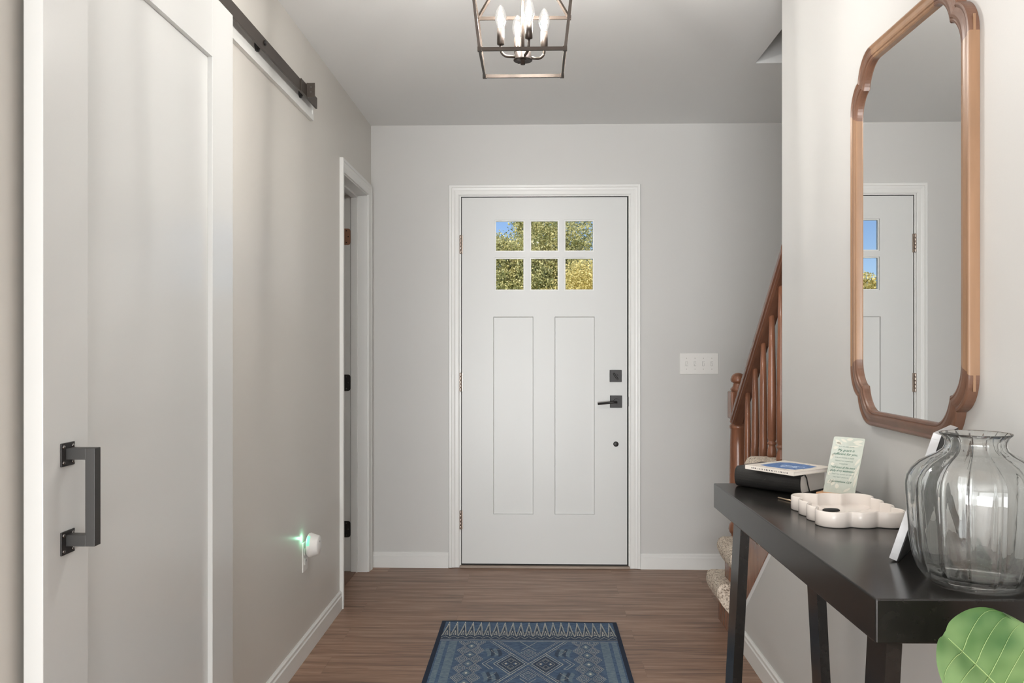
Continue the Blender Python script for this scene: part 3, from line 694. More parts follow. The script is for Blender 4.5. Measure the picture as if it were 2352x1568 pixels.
rp = [(BLn - 0.001, 0.012, BT - 0.006), (BLn + 0.001, 0.022, BT - 0.003), (BLn + 0.0015, 0.032, BT * 0.75), (BLn + 0.0015, 0.038, BT * 0.4), (BLn + 0.002, 0.045, 0.004)]
MB().tube(rp, 0, M['leather'], flat=(0.0008, 0.004)).build('ribbon', bk)
sw_ = MB(); sw_.tube([(0.085, -0.0003, BT * 0.55), (0.087, -0.0005, BT * 0.48), (0.092, -0.0004, BT * 0.56)], 0.0005, M['screw'], 6); sw_.build('spine_mark', bk)
# thin journal
jn = thing('journal', 'thin off-white journal with a blue cover patch, on top of the black book', 'book', (0.538, 2.1865, TZ + 0.001 + BT + 0.0006), math.atan2(-0.122, 0.086))
JL, JW, JT = 0.150, 0.153, 0.0105
MB().box(0, JL, 0, JW, JT - 0.002, JT, M['offwhite'], 0.0005).box(0, JL, 0, JW, 0, 0.002, M['offwhite'], 0.0005).box(0, JL, 0, 0.0025, 0.002, JT - 0.002, M['offwhite']).build('cover', jn)
MB().box(0.002, JL - 0.002, 0.0026, JW - 0.003, 0.0021, JT - 0.0021, M['paper']).build('pages', jn)
p_ = MB(); p_.prism([(0.024, 0.030), (0.050, 0.022), (0.095, 0.024), (0.128, 0.032), (0.132, 0.085), (0.126, 0.120), (0.085, 0.128), (0.040, 0.126), (0.022, 0.110)], 'z', JT, JT + 0.0003, M['blue']); p_.build('cover_patch', jn, label='blue painted patch')
rn = random.Random(3); fl = MB()
for i in range(60):
    a, b = rn.uniform(0.004, JL - 0.008), rn.uniform(0.004, JW - 0.006)
    if 0.02 < a < 0.132 and 0.022 < b < 0.128: continue
    s1, s2, an = rn.uniform(0.001, 0.004), rn.uniform(0.0006, 0.0013), rn.uniform(0, PI)
    ca, sa = math.cos(an), math.sin(an)
    fl.quad([(a + x * ca - y * sa, b + x * sa + y * ca, JT + 0.0003) for x, y in ((-s1, 0), (0, -s2), (s1, 0), (0, s2))], rn.choice([M['blue'], M['ink'], M['ink'], M['tan_wood']]))
fl.build('cover_pattern', jn)
sc = MB()
def squig(mb, x0, y0, x1, y1, n, amp, z, m, r=0.0006):
    pts = []
    for i in range(n * 6 + 1):
        t = i / (n * 6); a = t * n * 2 * PI
        px_ = x0 + (x1 - x0) * t + 0.35 * amp * math.sin(a * 0.9); py_ = y0 + (y1 - y0) * t + amp * math.sin(a + 0.7 * math.sin(a * 0.37)) * (0.6 + 0.4 * math.sin(a * 0.23 + 1))
        pts.append((px_, py_, z))
    mb.tube(pts, r, m, 4)
squig(sc, 0.060, 0.066, 0.118, 0.082, 7, 0.0045, JT + 0.0005, M['white_ink'])
squig(sc, 0.070, 0.050, 0.112, 0.060, 6, 0.003, JT + 0.0005, M['white_ink'])
sc.build('cover_script', jn)
sp = MB()
for i in range(22):
    a = 0.020 + i * 0.0052 + rn.uniform(-0.001, 0.001); sp.box(a, a + rn.uniform(0.0012, 0.0028), -0.0003, 0.0, JT * 0.35, JT * 0.65, M['ink'])
sp.build('spine_lettering', jn)

# verse card in its wooden block
def text_mesh(s, size, shear=0.0, bold=0.0, align='CENTER'):
    cu = bpy.data.curves.new('t', 'FONT'); cu.body = s; cu.size = size; cu.shear = shear; cu.align_x = align; cu.offset = bold; cu.resolution_u = 3
    o = bpy.data.objects.new('t', cu); COL.objects.link(o); bpy.context.view_layer.update()
    me = bpy.data.meshes.new_from_object(o.evaluated_get(bpy.context.evaluated_depsgraph_get()))
    COL.objects.unlink(o); bpy.data.objects.remove(o)
    return me
cdir = Vector((0.0560, -0.0545)).normalized(); CW = 0.0775; CH = 0.150
card = thing('verse_card', 'pale green verse card with cream leaves, leaning back in the wooden block behind the tray', 'card', (0.7255, 2.0515, TZ + 0.008), math.atan2(cdir.y, cdir.x))
tilt = Matrix.Rotation(math.radians(-25), 4, 'X')
def rrect(w, h, r, n=5):
    P = []
    for cx, cy, a0 in ((w / 2 - r, r, -PI / 2), (w / 2 - r, h - r, 0), (-w / 2 + r, h - r, PI / 2), (-w / 2 + r, r, PI)):
        for k in range(n + 1): a = a0 + PI / 2 * k / n; P.append((cx + r * math.cos(a), cy + r * math.sin(a)))
    return P
MB().prism(rrect(CW, CH, 0.004), 'y', 0, 0.0012, M['card']).xf(tilt).build('card', card)
lf = MB(); rl = random.Random(11)
def cleaf(x, z, L, w, ang):
    ca, sa = math.cos(ang), math.sin(ang); P = []
    for t, s in ((0, 0), (0.25, 0.8), (0.5, 1), (0.8, 0.6), (1, 0), (0.8, -0.6), (0.5, -1), (0.25, -0.8)):
        a, b = t * L, s * w; P.append((x + a * ca - b * sa, -0.0003, z + a * sa + b * ca))
    P = [(max(-CW / 2 + 0.001, min(CW / 2 - 0.001, p[0])), p[1], max(0.002, min(CH - 0.002, p[2]))) for p in P]
    lf.quad(P, M['card_leaf'])
for x, z, L, w, ang in ((-0.034, 0.142, 0.022, 0.004, -0.6), (-0.032, 0.132, 0.018, 0.004, 0.1), (-0.020, 0.144, 0.018, 0.003, -0.4), (-0.036, 0.118, 0.014, 0.004, 0.4), (-0.036, 0.104, 0.010, 0.003, -0.5),
        (0.036, 0.142, 0.026, 0.004, 3.3), (0.036, 0.132, 0.022, 0.0025, 3.0), (0.010, 0.146, 0.016, 0.004, 3.3), (0.030, 0.128, 0.03, 0.002, 3.2), (0.037, 0.10, 0.024, 0.003, 4.2), (0.037, 0.085, 0.040, 0.003, 4.5), (0.030, 0.075, 0.04, 0.002, 4.4),
        (0.036, 0.06, 0.035, 0.003, 4.6), (-0.036, 0.09, 0.016, 0.004, 1.3), (-0.034, 0.078, 0.010, 0.004, 0.2), (-0.035, 0.05, 0.014, 0.004, 1.0), (-0.034, 0.03, 0.02, 0.005, 0.5), (-0.022, 0.024, 0.018, 0.005, 1.2), (-0.006, 0.018, 0.014, 0.005, 1.8), (0.01, 0.012, 0.02, 0.003, 0.6)):
    cleaf(x, z, L, w, ang)
lf.xf(tilt).build('leaf_pattern', card)
lines = [(0.1235, 'BUT HE SAID TO ME', 0.0042, 0, 'grey_ink'), (0.1130, 'My grace is', 0.0092, 0.35, 'green_ink'), (0.1035, 'sufficient for you,', 0.0088, 0.35, 'green_ink'), (0.0950, 'FOR MY POWER IS MADE', 0.0042, 0, 'grey_ink'), (0.0870, 'PERFECT IN WEAKNESS', 0.0042, 0, 'grey_ink'),
         (0.0795, 'THEREFORE', 0.0040, 0, 'grey_ink'), (0.0695, 'I will boast all the more', 0.0078, 0.35, 'green_ink'), (0.0610, 'gladly of my weaknesses', 0.0078, 0.35, 'green_ink'), (0.0530, 'SO THAT THE POWER OF CHRIST', 0.0040, 0, 'grey_ink'), (0.0455, 'MAY REST UPON ME', 0.0042, 0, 'grey_ink'), (0.0340, '2 Corinthians 12:9', 0.0072, 0.35, 'green_ink')]
for z, s_, sz, sh, mk in lines:
    me = text_mesh(s_, sz, sh, 0.0)
    wdt = max(v.co.x for v in me.vertices) - min(v.co.x for v in me.vertices); fx = min(1.0, 0.060 / wdt)
    for v in me.vertices:
        v.co = tilt @ Vector((v.co.x * fx - 0.002, -0.0006, z + v.co.y))
    me.materials.append(M[mk]); o = bpy.data.objects.new('lettering', me); COL.objects.link(o); o.parent = card
bw = thing('card_holder', 'small light wooden block holding the verse card', 'holder', (0.7255, 2.0515, TZ + 0.0006), math.atan2(cdir.y, cdir.x))
MB().prism([(-0.018, 0), (0.020, 0), (0.020, 0.014), (0.0045, 0.014), (0.0009, 0.0065), (-0.0012, 0.0065), (0.0018, 0.014), (-0.016, 0.014), (-0.018, 0.012)], 'x', -0.046, 0.046, M['blockwood']).build('block', bw)

# scalloped tray
tx, ty = 0.667, 1.841
ty_ = thing('scalloped_tray', 'white ceramic tray with scalloped edge on the black table', 'tray', (tx, ty, TZ + 0.0006))
cs = [((i - 1) * 0.0545, (j - 1.5) * 0.0545) for i in range(3) for j in range(4)]
def rad(th, off):
    ux, uy = math.cos(th), math.sin(th); best = 0
    for a, b in cs:
        dd = a * ux + b * uy; pp = a * a + b * b - dd * dd; R_ = 0.0358 - off
        if pp < R_ * R_: best = max(best, dd + math.sqrt(R_ * R_ - pp))
    return best
NT = 480
_rc = {}
def rads(off):
    if off not in _rc:
        R0 = [rad(2 * PI * i / NT, off) for i in range(NT)]
        _rc[off] = [sum(R0[(i + d) % NT] * w for d, w in zip(range(-5, 6), (1, 2, 4, 6, 7, 8, 7, 6, 4, 2, 1))) / 48.0 for i in range(NT)]
    return _rc[off]
tb = MB(); levels = [(0.0015, 0.0), (0.0, 0.0015), (0.0, 0.0295), (0.0012, 0.0312), (0.0035, 0.0312), (0.0048, 0.0295), (0.0048, 0.0075), (0.0075, 0.0050)]
rr = []
for off, z in levels:
    rr.append([tb.bm.verts.new((rads(off)[i] * math.cos(2 * PI * i / NT), rads(off)[i] * math.sin(2 * PI * i / NT), z)) for i in range(NT)])
fs = []
for A, B in zip(rr[:-1], rr[1:]):
    for i in range(NT): fs.append(tb.bm.faces.new((A[i], A[(i + 1) % NT], B[(i + 1) % NT], B[i])))
c0 = tb.bm.verts.new((0, 0, 0.0)); c1 = tb.bm.verts.new((0, 0, 0.0050))
for i in range(NT):
    fs.append(tb.bm.faces.new((rr[0][(i + 1) % NT], rr[0][i], c0))); fs.append(tb.bm.faces.new((rr[-1][i], rr[-1][(i + 1) % NT], c1)))
tb._tag(fs, M['ceramic'], True); tb.build('tray_body', ty_)
# dark oval trinket in the tray and the thin stick beyond it
dt = MB(); dt.lathe([(0.0, 0.0), (0.019, 0.0), (0.020, 0.0015), (0.016, 0.0040), (0.0, 0.0050)], (0, 0, 0), M['velvet'], 28, cap=False)
dt.xf(Matrix.Diagonal((1.0, 0.62, 1.0, 1.0)))
o = dt.build('oval_trinket'); o.location = (0.650, 1.880, TZ + 0.0062); o.rotation_euler = (0, 0, 0.15); tag(o, 'small dark oval trinket lying in the left corner of the white tray', 'trinket')
o = MB().tube([(0.5865, 2.061, TZ + 0.0025), (0.614, 2.001, TZ + 0.0025)], 0.0019, M['gold'], 10).build('thin_stick'); tag(o, 'thin copper coloured stick lying between the tray and black book', 'stick')

# leaning photo frame seen from its back
pf = thing('photo_frame', 'silver-edged photo frame with a black back, standing behind the glass vase', 'picture frame', (0.615, 1.4580, TZ + 0.0008), math.atan2(0.161, 0.109))
tl = Matrix.Rotation(math.radians(17.5), 4, 'X') ; FH = 0.228; FW = 0.175; FT = 0.0135
# local x runs along the bottom edge away from camera, local -y is the back side (towards the wall)
fe = MB(); 
for bx in ((0, FW, 0, 0.010), (0, FW, FH - 0.010, FH), (0, 0.010, 0.010, FH - 0.010), (FW - 0.010, FW, 0.010, FH - 0.010)): fe.box(bx[0], bx[1], 0.0005, FT, bx[2], bx[3], M['silver'], 0.0004)
fe.xf(Matrix.Translation((0, 0, 0.0005)) @ tl).build('frame_edge', pf)
MB().box(0.001, FW - 0.001, -0.0012, 0.0105, 0.001, FH - 0.001, M['velvet']).xf(Matrix.Translation((0, 0, 0.0005)) @ tl).build('backing', pf)
es_ = MB(); es_.quad([(0.06, -0.060, 0.17), (0.10, -0.060, 0.17), (0.115, -0.108, 0.0008), (0.055, -0.108, 0.0008)], M['velvet']); 
es_.bm.free(); es_ = MB(); ez = 0.155; ey = -0.0485
es_.tube([(0.085, -0.052, 0.150), (0.085, -0.095, 0.0035)], 0, M['velvet'], flat=(0.045, 0.0025)); es_.build('easel_leg', pf)

# glass vase
VX, VY = 0.681, 1.330
vs = MB()
op = [(0.060, 0.0), (0.068, 0.0015), (0.077, 0.008), (0.086, 0.020), (0.0925, 0.038), (0.0965, 0.060), (0.100, 0.100), (0.1022, 0.130), (0.1028, 0.148), (0.1005, 0.160), (0.093, 0.171), (0.082, 0.181), (0.068, 0.189), (0.056, 0.195), (0.048, 0.201), (0.0445, 0.208), (0.0445, 0.214), (0.0475, 0.220), (0.0525, 0.2245), (0.0530, 0.2262)]
ip = [(max(0.0, r - 0.0038), h) for r, h in reversed(op) if h > 0.012]
full = op + [(0.0515, 0.2265)] + ip[1:] + [(0.066, 0.0115), (0.050, 0.009), (0.0, 0.0095)]
full = [(0.0, 0.003), (0.045, 0.002)] + full
full = [(a * 0.968, b * 1.022) for a, b in full]
def rib(a, h, k):
    if k >= nout: return 1
    return 1 - 0.024 * math.exp(-((abs(((a / (2 * PI) * 15) % 1) - 0.5) / 0.085) ** 2)) * min(1, max(0, (h - 0.002) / 0.01))
# smooth the profile a little
outer = full[:full.index(max(full, key=lambda q: q[1])) + 1]; inner = full[len(outer) - 1:]
nout = len(outer)
vs.lathe(full, (0, 0, 0), M['vase'], 240, rib=rib, cap=False)
bmesh.ops.remove_doubles(vs.bm, verts=vs.bm.verts, dist=1e-6)
o = vs.build('glass_vase'); o.location = (VX, VY, TZ + 0.0008); o.rotation_euler = (0, 0, 0.2)
tag(o, 'large clear ribbed glass vase with a short neck on the near end of the table', 'vase')

# ------------------------------------------------------------------ fiddle leaf fig beside the table
fg = thing('fiddle_leaf_fig', 'potted fig with a broad green leaf in front of the near table end', 'plant', (0.67, 0.99, 0))
def to(p): return (p[0] - 0.67, p[1] - 0.99, p[2])
fx0 = Matrix.Translation((-0.67, -0.99, 0))
MB().lathe([(0.0, 0.0), (0.10, 0.0), (0.125, 0.02), (0.14, 0.24), (0.145, 0.25), (0.135, 0.25), (0.130, 0.20), (0.0, 0.20)], (0, 0, 0), M['pot'], 40, cap=False).build('pot', fg)
MB().lathe([(0.0, 0.215), (0.130, 0.212), (0.130, 0.2), (0, 0.2)], (0, 0, 0), M['soil'], 32, cap=False).build('soil', fg)
def fleaf(base, tip, nrm, hwL, hwR, fold, name='leaf'):
    # base and tip points; nrm: rough normal; half widths left/right of the midrib; fold: how far the two halves rise
    base, tip, nrm = Vector(base), Vector(tip), Vector(nrm).normalized()
    ax = tip - base; L = ax.length; ax.normalize(); side = ax.cross(nrm).normalized(); nn = side.cross(ax).normalized()
    mb = MB(); nu, nv = 44, 15; G = []
    def pt(t, s, lift=0.0):
        a = abs(s); hw = (hwR if s > 0 else hwL)
        wt = 0.34 + 0.66 * math.sin(PI / 2 * min(1, t / 0.62)) ** 1.4
        if t < 0.07: wt *= math.sqrt(max(0.0, t / 0.07))
        if t > 0.62: wt *= 1 - 0.12 * ((t - 0.62) / 0.38) ** 2
        E = (max(0.0, 1 - a ** 2.6) ** 0.42 * 0.42 + 0.58) * (1 - 0.035 * math.exp(-(s / 0.13) ** 2))
        al = t * L * (1 - (1 - E) * t ** 1.5)
        wave = 0.004 * math.sin(11 * t + (2.2 if s > 0 else 0.4)) * a ** 2 + 0.0015 * math.sin(23 * t + 3 * s) * a
        h = (fold[1] if s > 0 else fold[0]) * a ** 0.85 * hw * wt * (1 - 0.35 * a) + wave + 0.006 * math.sin(PI * t) + lift
        return base + ax * al + side * (s * hw * wt) + nn * h
    for i in range(nu + 1):
        t = max(0.0005, i / nu)
        G.append([mb.bm.verts.new(pt(t, -1 + 2 * j / (2 * nv))) for j in range(2 * nv + 1)])
    fs = []
    for i in range(nu):
        for j in range(2 * nv): fs.append(mb.bm.faces.new((G[i][j], G[i][j + 1], G[i + 1][j + 1], G[i + 1][j])))
    mb._tag(fs, M['fig_leaf'], True)
    # midrib and side veins, slightly raised ribbons
    def rib_line(path, w0, w1):
        P = [pt(t, s, 0.0008) for t, s in path]; n = len(P)
        mb.tube(P, [w0 + (w1 - w0) * i / (n - 1) for i in range(n)], M['fig_vein'], 5)
    rib_line([(0.01 + 0.95 * i / 30, 0.0001) for i in range(31)], 0.0016, 0.0005)
    for k in range(7):
        t0 = 0.08 + 0.125 * k
        for sg in (-1, 1):
            rib_line([(min(0.99, t0 + 0.12 * (q / 10) ** 1.2), sg * (0.01 + 0.86 * q / 10)) for q in range(11)], 0.0006, 0.0002)
    return mb
# the leaf in view
S = 1.10 / 1950.0
def px(x, y, d): X_ = (x - 1228) / 1950.0 * d; return Vector((X_, d + 0.0267 * X_, CAM_H - (y - 797) / 1950.0 * d))
HWL, HWR = 0.068, 0.088
b0 = px(2395, 1685, 1.10); t0 = px(2158, 1447, 1.085)
lm = fleaf(b0, t0, (-0.05, -0.92, 0.38), HWL, HWR, (0.42, 0.22))
lm.xf(fx0).build('leaf', fg)
stem_pts = [(0.67, 0.99, 0.20), (0.68, 0.985, 0.40), (0.70, 0.98, 0.55), (0.72, 1.0, 0.64)]
MB().tube([to(p) for p in stem_pts], [0.011, 0.009, 0.007, 0.004], M['bark'], 10).build('trunk', fg)
MB().tube([to(p) for p in ((0.72, 1.0, 0.635), (0.715, 1.05, 0.665), tuple(b0 + (t0 - b0) * 0.02))], 0.0022, M['fig_vein'], 8).build('leaf_stalk', fg)
for bp_, tp_, nr, hh in (((0.695, 0.985, 0.52), (0.50, 0.86, 0.50), (0, -0.2, 1), 0.06), ((0.69, 0.985, 0.46), (0.74, 0.79, 0.48), (0, 0, 1), 0.06), ((0.68, 0.985, 0.40), (0.53, 1.12, 0.44), (0, 0, 1), 0.055)):
    fleaf(bp_, tp_, nr, hh, hh, (0.2, 0.2)).xf(fx0).build('leaf', fg)

# ------------------------------------------------------------------ rug
RX0, RX1, RY1, RY0 = -0.411, 0.362, 3.772, 2.56
rg_ = MB(); nx, ny = 60, 90; G = []
def rz(x, y):
    e = max(0, 1 - (RY1 - y) / 0.12)
    return 0.005 + e * 0.0045 * max(0, math.sin((x - RX0) * 13.5 + 0.6)) * math.sin((x - RX0) * 4 + 0.3) + 0.0006 * math.sin(x * 17) * math.sin(y * 11)
def ryy(x, y): return y + (0.004 * math.sin((x - RX0) * 14) if y > RY1 - 0.001 else 0)
for i in range(nx + 1):
    G.append([rg_.bm.verts.new((RX0 + (RX1 - RX0) * i / nx, RY0 + (RY1 - RY0) * j / ny, rz(RX0 + (RX1 - RX0) * i / nx, RY0 + (RY1 - RY0) * j / ny))) for j in range(ny + 1)])
fs = []
for i in range(nx):
    for j in range(ny): fs.append(rg_.bm.faces.new((G[i][j], G[i + 1][j], G[i + 1][j + 1], G[i][j + 1])))
rg_._tag(fs, M['rug_base'], True)
# edge skirt to the floor
bd_ = [G[i][0] for i in range(nx + 1)] + [G[nx][j] for j in range(1, ny + 1)] + [G[i][ny] for i in range(nx - 1, -1, -1)] + [G[0][j] for j in range(ny - 1, 0, -1)]
lo = [rg_.bm.verts.new((v.co.x, v.co.y, 0.0005)) for v in bd_]
rg_._tag([rg_.bm.faces.new((bd_[i], lo[i], lo[(i + 1) % len(lo)], bd_[(i + 1) % len(lo)])) for i in range(len(lo))], M['rug_edge'])
def patch(pts, m, lift):
    # subdivided polygon strip so that it follows the ripples: fan of small quads through interpolation for 4-gons
    if len(pts) == 4:
        a, b, c, d = [Vector(p) for p in pts]; n = max(1, int(max((b - a).length, (c - d).length) / 0.02)); k = max(1, int(max((d - a).length, (c - b).length) / 0.02))
        vv = [[None] * (k + 1) for _ in range(n + 1)]
        for i in range(n + 1):
            for j in range(k + 1):
                u, w_ = i / n, j / k; p = (a * (1 - u) + b * u) * (1 - w_) + (d * (1 - u) + c * u) * w_
                vv[i][j] = rg_.bm.verts.new((p.x, p.y, rz(p.x, p.y) + lift))
        rg_._tag([rg_.bm.faces.new((vv[i][j], vv[i + 1][j], vv[i + 1][j + 1], vv[i][j + 1])) for i in range(n) for j in range(k)], m)
    else:
        rg_._tag([rg_.bm.faces.new([rg_.bm.verts.new((p[0], p[1], rz(p[0], p[1]) + lift)) for p in pts])], m)
def line(p, q, w=0.0019, m=None, lift=0.0013):
    p, q = Vector(p), Vector(q); d = q - p
    if d.length < 1e-5: return
    # keep inside the rug
    n = Vector((-d.y, d.x)).normalized() * w / 2
    patch([tuple(p - n), tuple(q - n), tuple(q + n), tuple(p + n)], m or M['rug_line'], lift)
# navy binding
e = 0.018
patch([(RX0, RY0), (RX0 + e, RY0), (RX0 + e, RY1), (RX0, RY1)], M['rug_edge'], 0.0009); patch([(RX1 - e, RY0), (RX1, RY0), (RX1, RY1), (RX1 - e, RY1)], M['rug_edge'], 0.0009)
patch([(RX0, RY1 - 0.009), (RX1, RY1 - 0.009), (RX1, RY1), (RX0, RY1)], M['rug_edge'], 0.0010); patch([(RX0, RY0), (RX1, RY0), (RX1, RY0 + 0.009), (RX0, RY0 + 0.009)], M['rug_edge'], 0.0010)
IX0, IX1 = RX0 + e, RX1 - e; XC = (RX0 + RX1) / 2
def motif_end(yo, sg):
    # border of tall zigzags, small triangles and a double line. yo: outer y, sg: -1 going inwards towards the camera
    Y = lambda d: yo + sg * d
    n = 21; w_ = (IX1 - IX0) / n
    patch([(IX0, Y(0.135)), (IX1, Y(0.135)), (IX1, Y(0.235)), (IX0, Y(0.235))], M['rug_deep'], 0.0006)
    for i in range(n):
        a = IX0 + i * w_; c = a + w_ / 2; b = a + w_
        patch([(a + 0.002, Y(0.185)), (b - 0.002, Y(0.185)), (c, Y(0.03)), (c, Y(0.03))], M['rug_deep'], 0.0008)
        line((a, Y(0.198)), (c, Y(0.016))); line((c, Y(0.016)), (b, Y(0.198)))
        line((a + 0.005, Y(0.188)), (c, Y(0.045)), 0.0014); line((c, Y(0.045)), (b - 0.005, Y(0.188)), 0.0014)
        line((a, Y(0.222)), (c, Y(0.196))); line((c, Y(0.196)), (b, Y(0.222)))
        line((c - 0.006, Y(0.182)), (c, Y(0.125)), 0.0022); line((c, Y(0.125)), (c + 0.006, Y(0.182)), 0.0022); line((c - 0.006, Y(0.182)), (c, Y(0.170)), 0.002); line((c + 0.006, Y(0.182)), (c, Y(0.170)), 0.002)
    line((IX0, Y(0.238)), (IX1, Y(0.238)), 0.002); line((IX0, Y(0.254)), (IX1, Y(0.254)), 0.002)
motif_end(RY1, -1); motif_end(RY0, 1)
ya, yb = RY0 + 0.258, RY1 - 0.258     # field
def clipline(p, q, **k):
    (x0, y0), (x1, y1) = p, q
    if y0 > y1: x0, y0, x1, y1 = x1, y1, x0, y0
    if y1 < ya or y0 > yb: return
    if y1 > yb and y1 != y0: t = (yb - y0) / (y1 - y0); x1, y1 = x0 + (x1 - x0) * t, yb
    if y0 < ya and y1 != y0: t = (ya - y0) / (y1 - y0); x0, y0 = x0 + (x1 - x0) * t, ya
    line((x0, y0), (x1, y1), **k)
def dia(cx, cy, hx, hy, **k):
    P = [(cx - hx, cy), (cx, cy + hy), (cx + hx, cy), (cx, cy - hy)]
    for i in range(4): clipline(P[i], P[(i + 1) % 4], **k)
def fdia(cx, cy, hx, hy, m, lift=0.0007):
    if cy + hy > yb or cy - hy < ya: return
    patch([(cx - hx, cy), (cx, cy + hy), (cx + hx, cy), (cx, cy - hy)], m, lift)
for sg in (-1, 1):       # pale vertical bands at the sides
    for a, b in ((0.362, 0.341), (0.328, 0.295)):
        x0, x1 = sorted((XC + sg * a, XC + sg * b)); patch([(x0, ya), (x1, ya), (x1, yb), (x0, yb)], M['rug_pale'], 0.0007)
PER = 0.50; cy0 = 3.267
for c_ in (cy0, cy0 - PER):
    for sg in (-1, 1):
        bx = XC + sg * 0.067
        fdia(bx, c_, 0.050, 0.085, M['rug_deep'])
        dia(bx, c_, 0.067, 0.112, w=0.0028); dia(bx, c_, 0.054, 0.090, w=0.0022); dia(bx, c_, 0.036, 0.060, w=0.0014)
        fdia(bx - 0.017, c_, 0.010, 0.017, M['rug_base'], 0.0010); fdia(bx + 0.017, c_, 0.010, 0.017, M['rug_base'], 0.0010)
        for s2 in (-1, 1): fdia(bx + s2 * 0.019, c_, 0.0055, 0.009, M['cream_dot'], 0.0016); dia(bx, c_ + s2 * 0.03, 0.012, 0.02, w=0.0012)
        # arms of the large X continuing beyond the diamonds
        for s2 in (-1, 1):
            clipline((XC, c_), (XC + sg * 0.16, c_ + s2 * 0.267), w=0.0028); clipline((XC + sg * 0.012, c_ + s2 * 0.0), (XC + sg * 0.172, c_ + s2 * 0.267), w=0.0016)
            clipline((XC, c_ + s2 * 0.035), (XC + sg * 0.139, c_ + s2 * 0.267), w=0.0014)
            clipline((XC, c_ + s2 * 0.05), (XC + sg * 0.130, c_ + s2 * 0.267), w=0.0014)
            clipline((XC + sg * 0.134, c_), (XC + sg * 0.067, c_ + s2 * 0.112), w=0.0018)
            clipline((XC + sg * 0.178, c_), (XC + sg * 0.146, c_ + s2 * 0.055), w=0.002); clipline((XC + sg * 0.164, c_), (XC + sg * 0.134, c_ + s2 * 0.050), w=0.002); clipline((XC + sg * 0.146, c_ + s2 * 0.055), (XC + sg * 0.134, c_ + s2 * 0.050), w=0.002)
            clipline((XC + sg * 0.150, c_ + s2 * 0.14), (XC + sg * 0.100, c_ + s2 * 0.165), w=0.0014); clipline((XC + sg * 0.150, c_ + s2 * 0.14), (XC + sg * 0.120, c_ + s2 * 0.09), w=0.0014)
        # stepped chevron blocks
        for s2 in (-1, 1):
            for q, (ox, m_) in enumerate(((0.106, 'rug_deep'), (0.121, 'rug_pale'), (0.136, 'rug_deep'), (0.150, 'rug_pale'))):
                x_ = XC + sg * ox; w_ = sg * 0.013; yy = c_ + s2 * 0.125; h_ = 0.045
                for P in ([(x_, yy), (x_ + w_, yy + h_), (x_ + 2 * w_, yy + h_ * 0.6), (x_ + w_, yy - h_ * 0.4)], [(x_, yy), (x_ + w_, yy - h_ * 0.4), (x_ + w_ * 0.9, yy - h_ * 1.2), (x_ - w_ * 0.2, yy - h_ * 0.7)]):
                    if max(p[1] for p in P) < yb and min(p[1] for p in P) > ya: patch(P, M[m_], 0.0008 + 0.0001 * q)
    for s2 in (-1, 1):      # small diamonds above and below the crossing
        dia(XC, c_ + s2 * 0.118, 0.030, 0.042, w=0.0018); dia(XC, c_ + s2 * 0.118, 0.019, 0.027, w=0.0016); fdia(XC, c_ + s2 * 0.118, 0.010, 0.015, M['rug_pale'], 0.0009)
        for sg in (-1, 1): clipline((XC + sg * 0.030, c_ + s2 * 0.145), (XC - sg * 0.035, c_ + s2 * 0.245), w=0.002)
# columns of nested diamonds at both sides
for sg in (-1, 1):
    hx, hy = 0.0275, 0.0475
    for r_ in range(-1, 18):
        cyy = 3.415 + 0.09 - r_ * hy
        if cyy < ya or cyy > yb: continue
        cols = (0.205, 0.260) if r_ % 2 == 0 else (0.2325,)
        for cxx in cols:
            cx_ = XC + sg * cxx
            dia(cx_, cyy, hx, hy, w=0.0014)
            if r_ % 2 == 0: dia(cx_, cyy, hx * 0.74, hy * 0.74, w=0.0018); dia(cx_, cyy, hx * 0.42, hy * 0.42, w=0.0018); fdia(cx_, cyy, hx * 0.25, hy * 0.25, M['rug_pale'], 0.0009)
            else: fdia(cx_, cyy, hx * 0.62, hy * 0.62, M['rug_pale'], 0.0009); fdia(cx_, cyy, hx * 0.22, hy * 0.22, M['rug_line'], 0.0012)
o = rg_.build('entry_rug'); tag(o, 'dark blue rug with cream diamond and zigzag pattern on the plank floor', 'rug')

# ------------------------------------------------------------------ wall plates
sw = thing('light_switch_plate', 'white four-toggle light switch plate on the back wall beside the front door', 'light switch', (0.9065, YB, 1.1335))
MB().box(-0.1065, 0.1065, -0.0055, -0.0003, -0.0585, 0.0585, M['plastic'], 0.0035).build('plate', sw)
for k in range(4):
    xk = -0.069 + 0.046 * k
    t = MB(); t.box(xk - 0.0055, xk + 0.0055, -0.0062, -0.005, -0.0125, 0.0125, M['plastic_grey']); t.box(xk - 0.0046, xk + 0.0046, -0.0068, -0.0055, -0.0117, 0.0117, M['plastic'])
    up = 1 if k > 1 else -1
    t.box(xk - 0.0038, xk + 0.0038, -0.0165, -0.0055, up * 0.006 - 0.0035, up * 0.006 + 0.0035, M['plastic'], 0.001)
    t.build('toggle', sw)
    for zz in (-0.030, 0.030): MB().lathe([(0.0028, -0.0064), (0.0024, -0.0055)], (xk, 0, zz), M['screw_paint'], 12, 'y').build('screw', sw)
ol = thing('wall_outlet', 'white outlet plate low on the left wall', 'outlet', (XL, 3.338, 0.398))
MB().box(0.0003, 0.0055, -0.035, 0.035, -0.0585, 0.0585, M['plastic'], 0.0025).build('plate', ol)
for zz in (0.0195, -0.0195):
    r = MB(); r.box(0.005, 0.008, -0.0165, 0.0165, zz - 0.014, zz + 0.014, M['plastic'], 0.002)
    for yy in (-0.006, 0.006): r.box(0.0078, 0.0083, yy - 0.0012, yy + 0.0012, zz - 0.002, zz + 0.006, M['plastic_grey'])
    r.build('receptacle', ol)
nl = thing('plug_in_night_light', 'round white plug-in device glowing green, plugged into the left wall outlet', 'night light', (XL, 3.340, 0.4415))
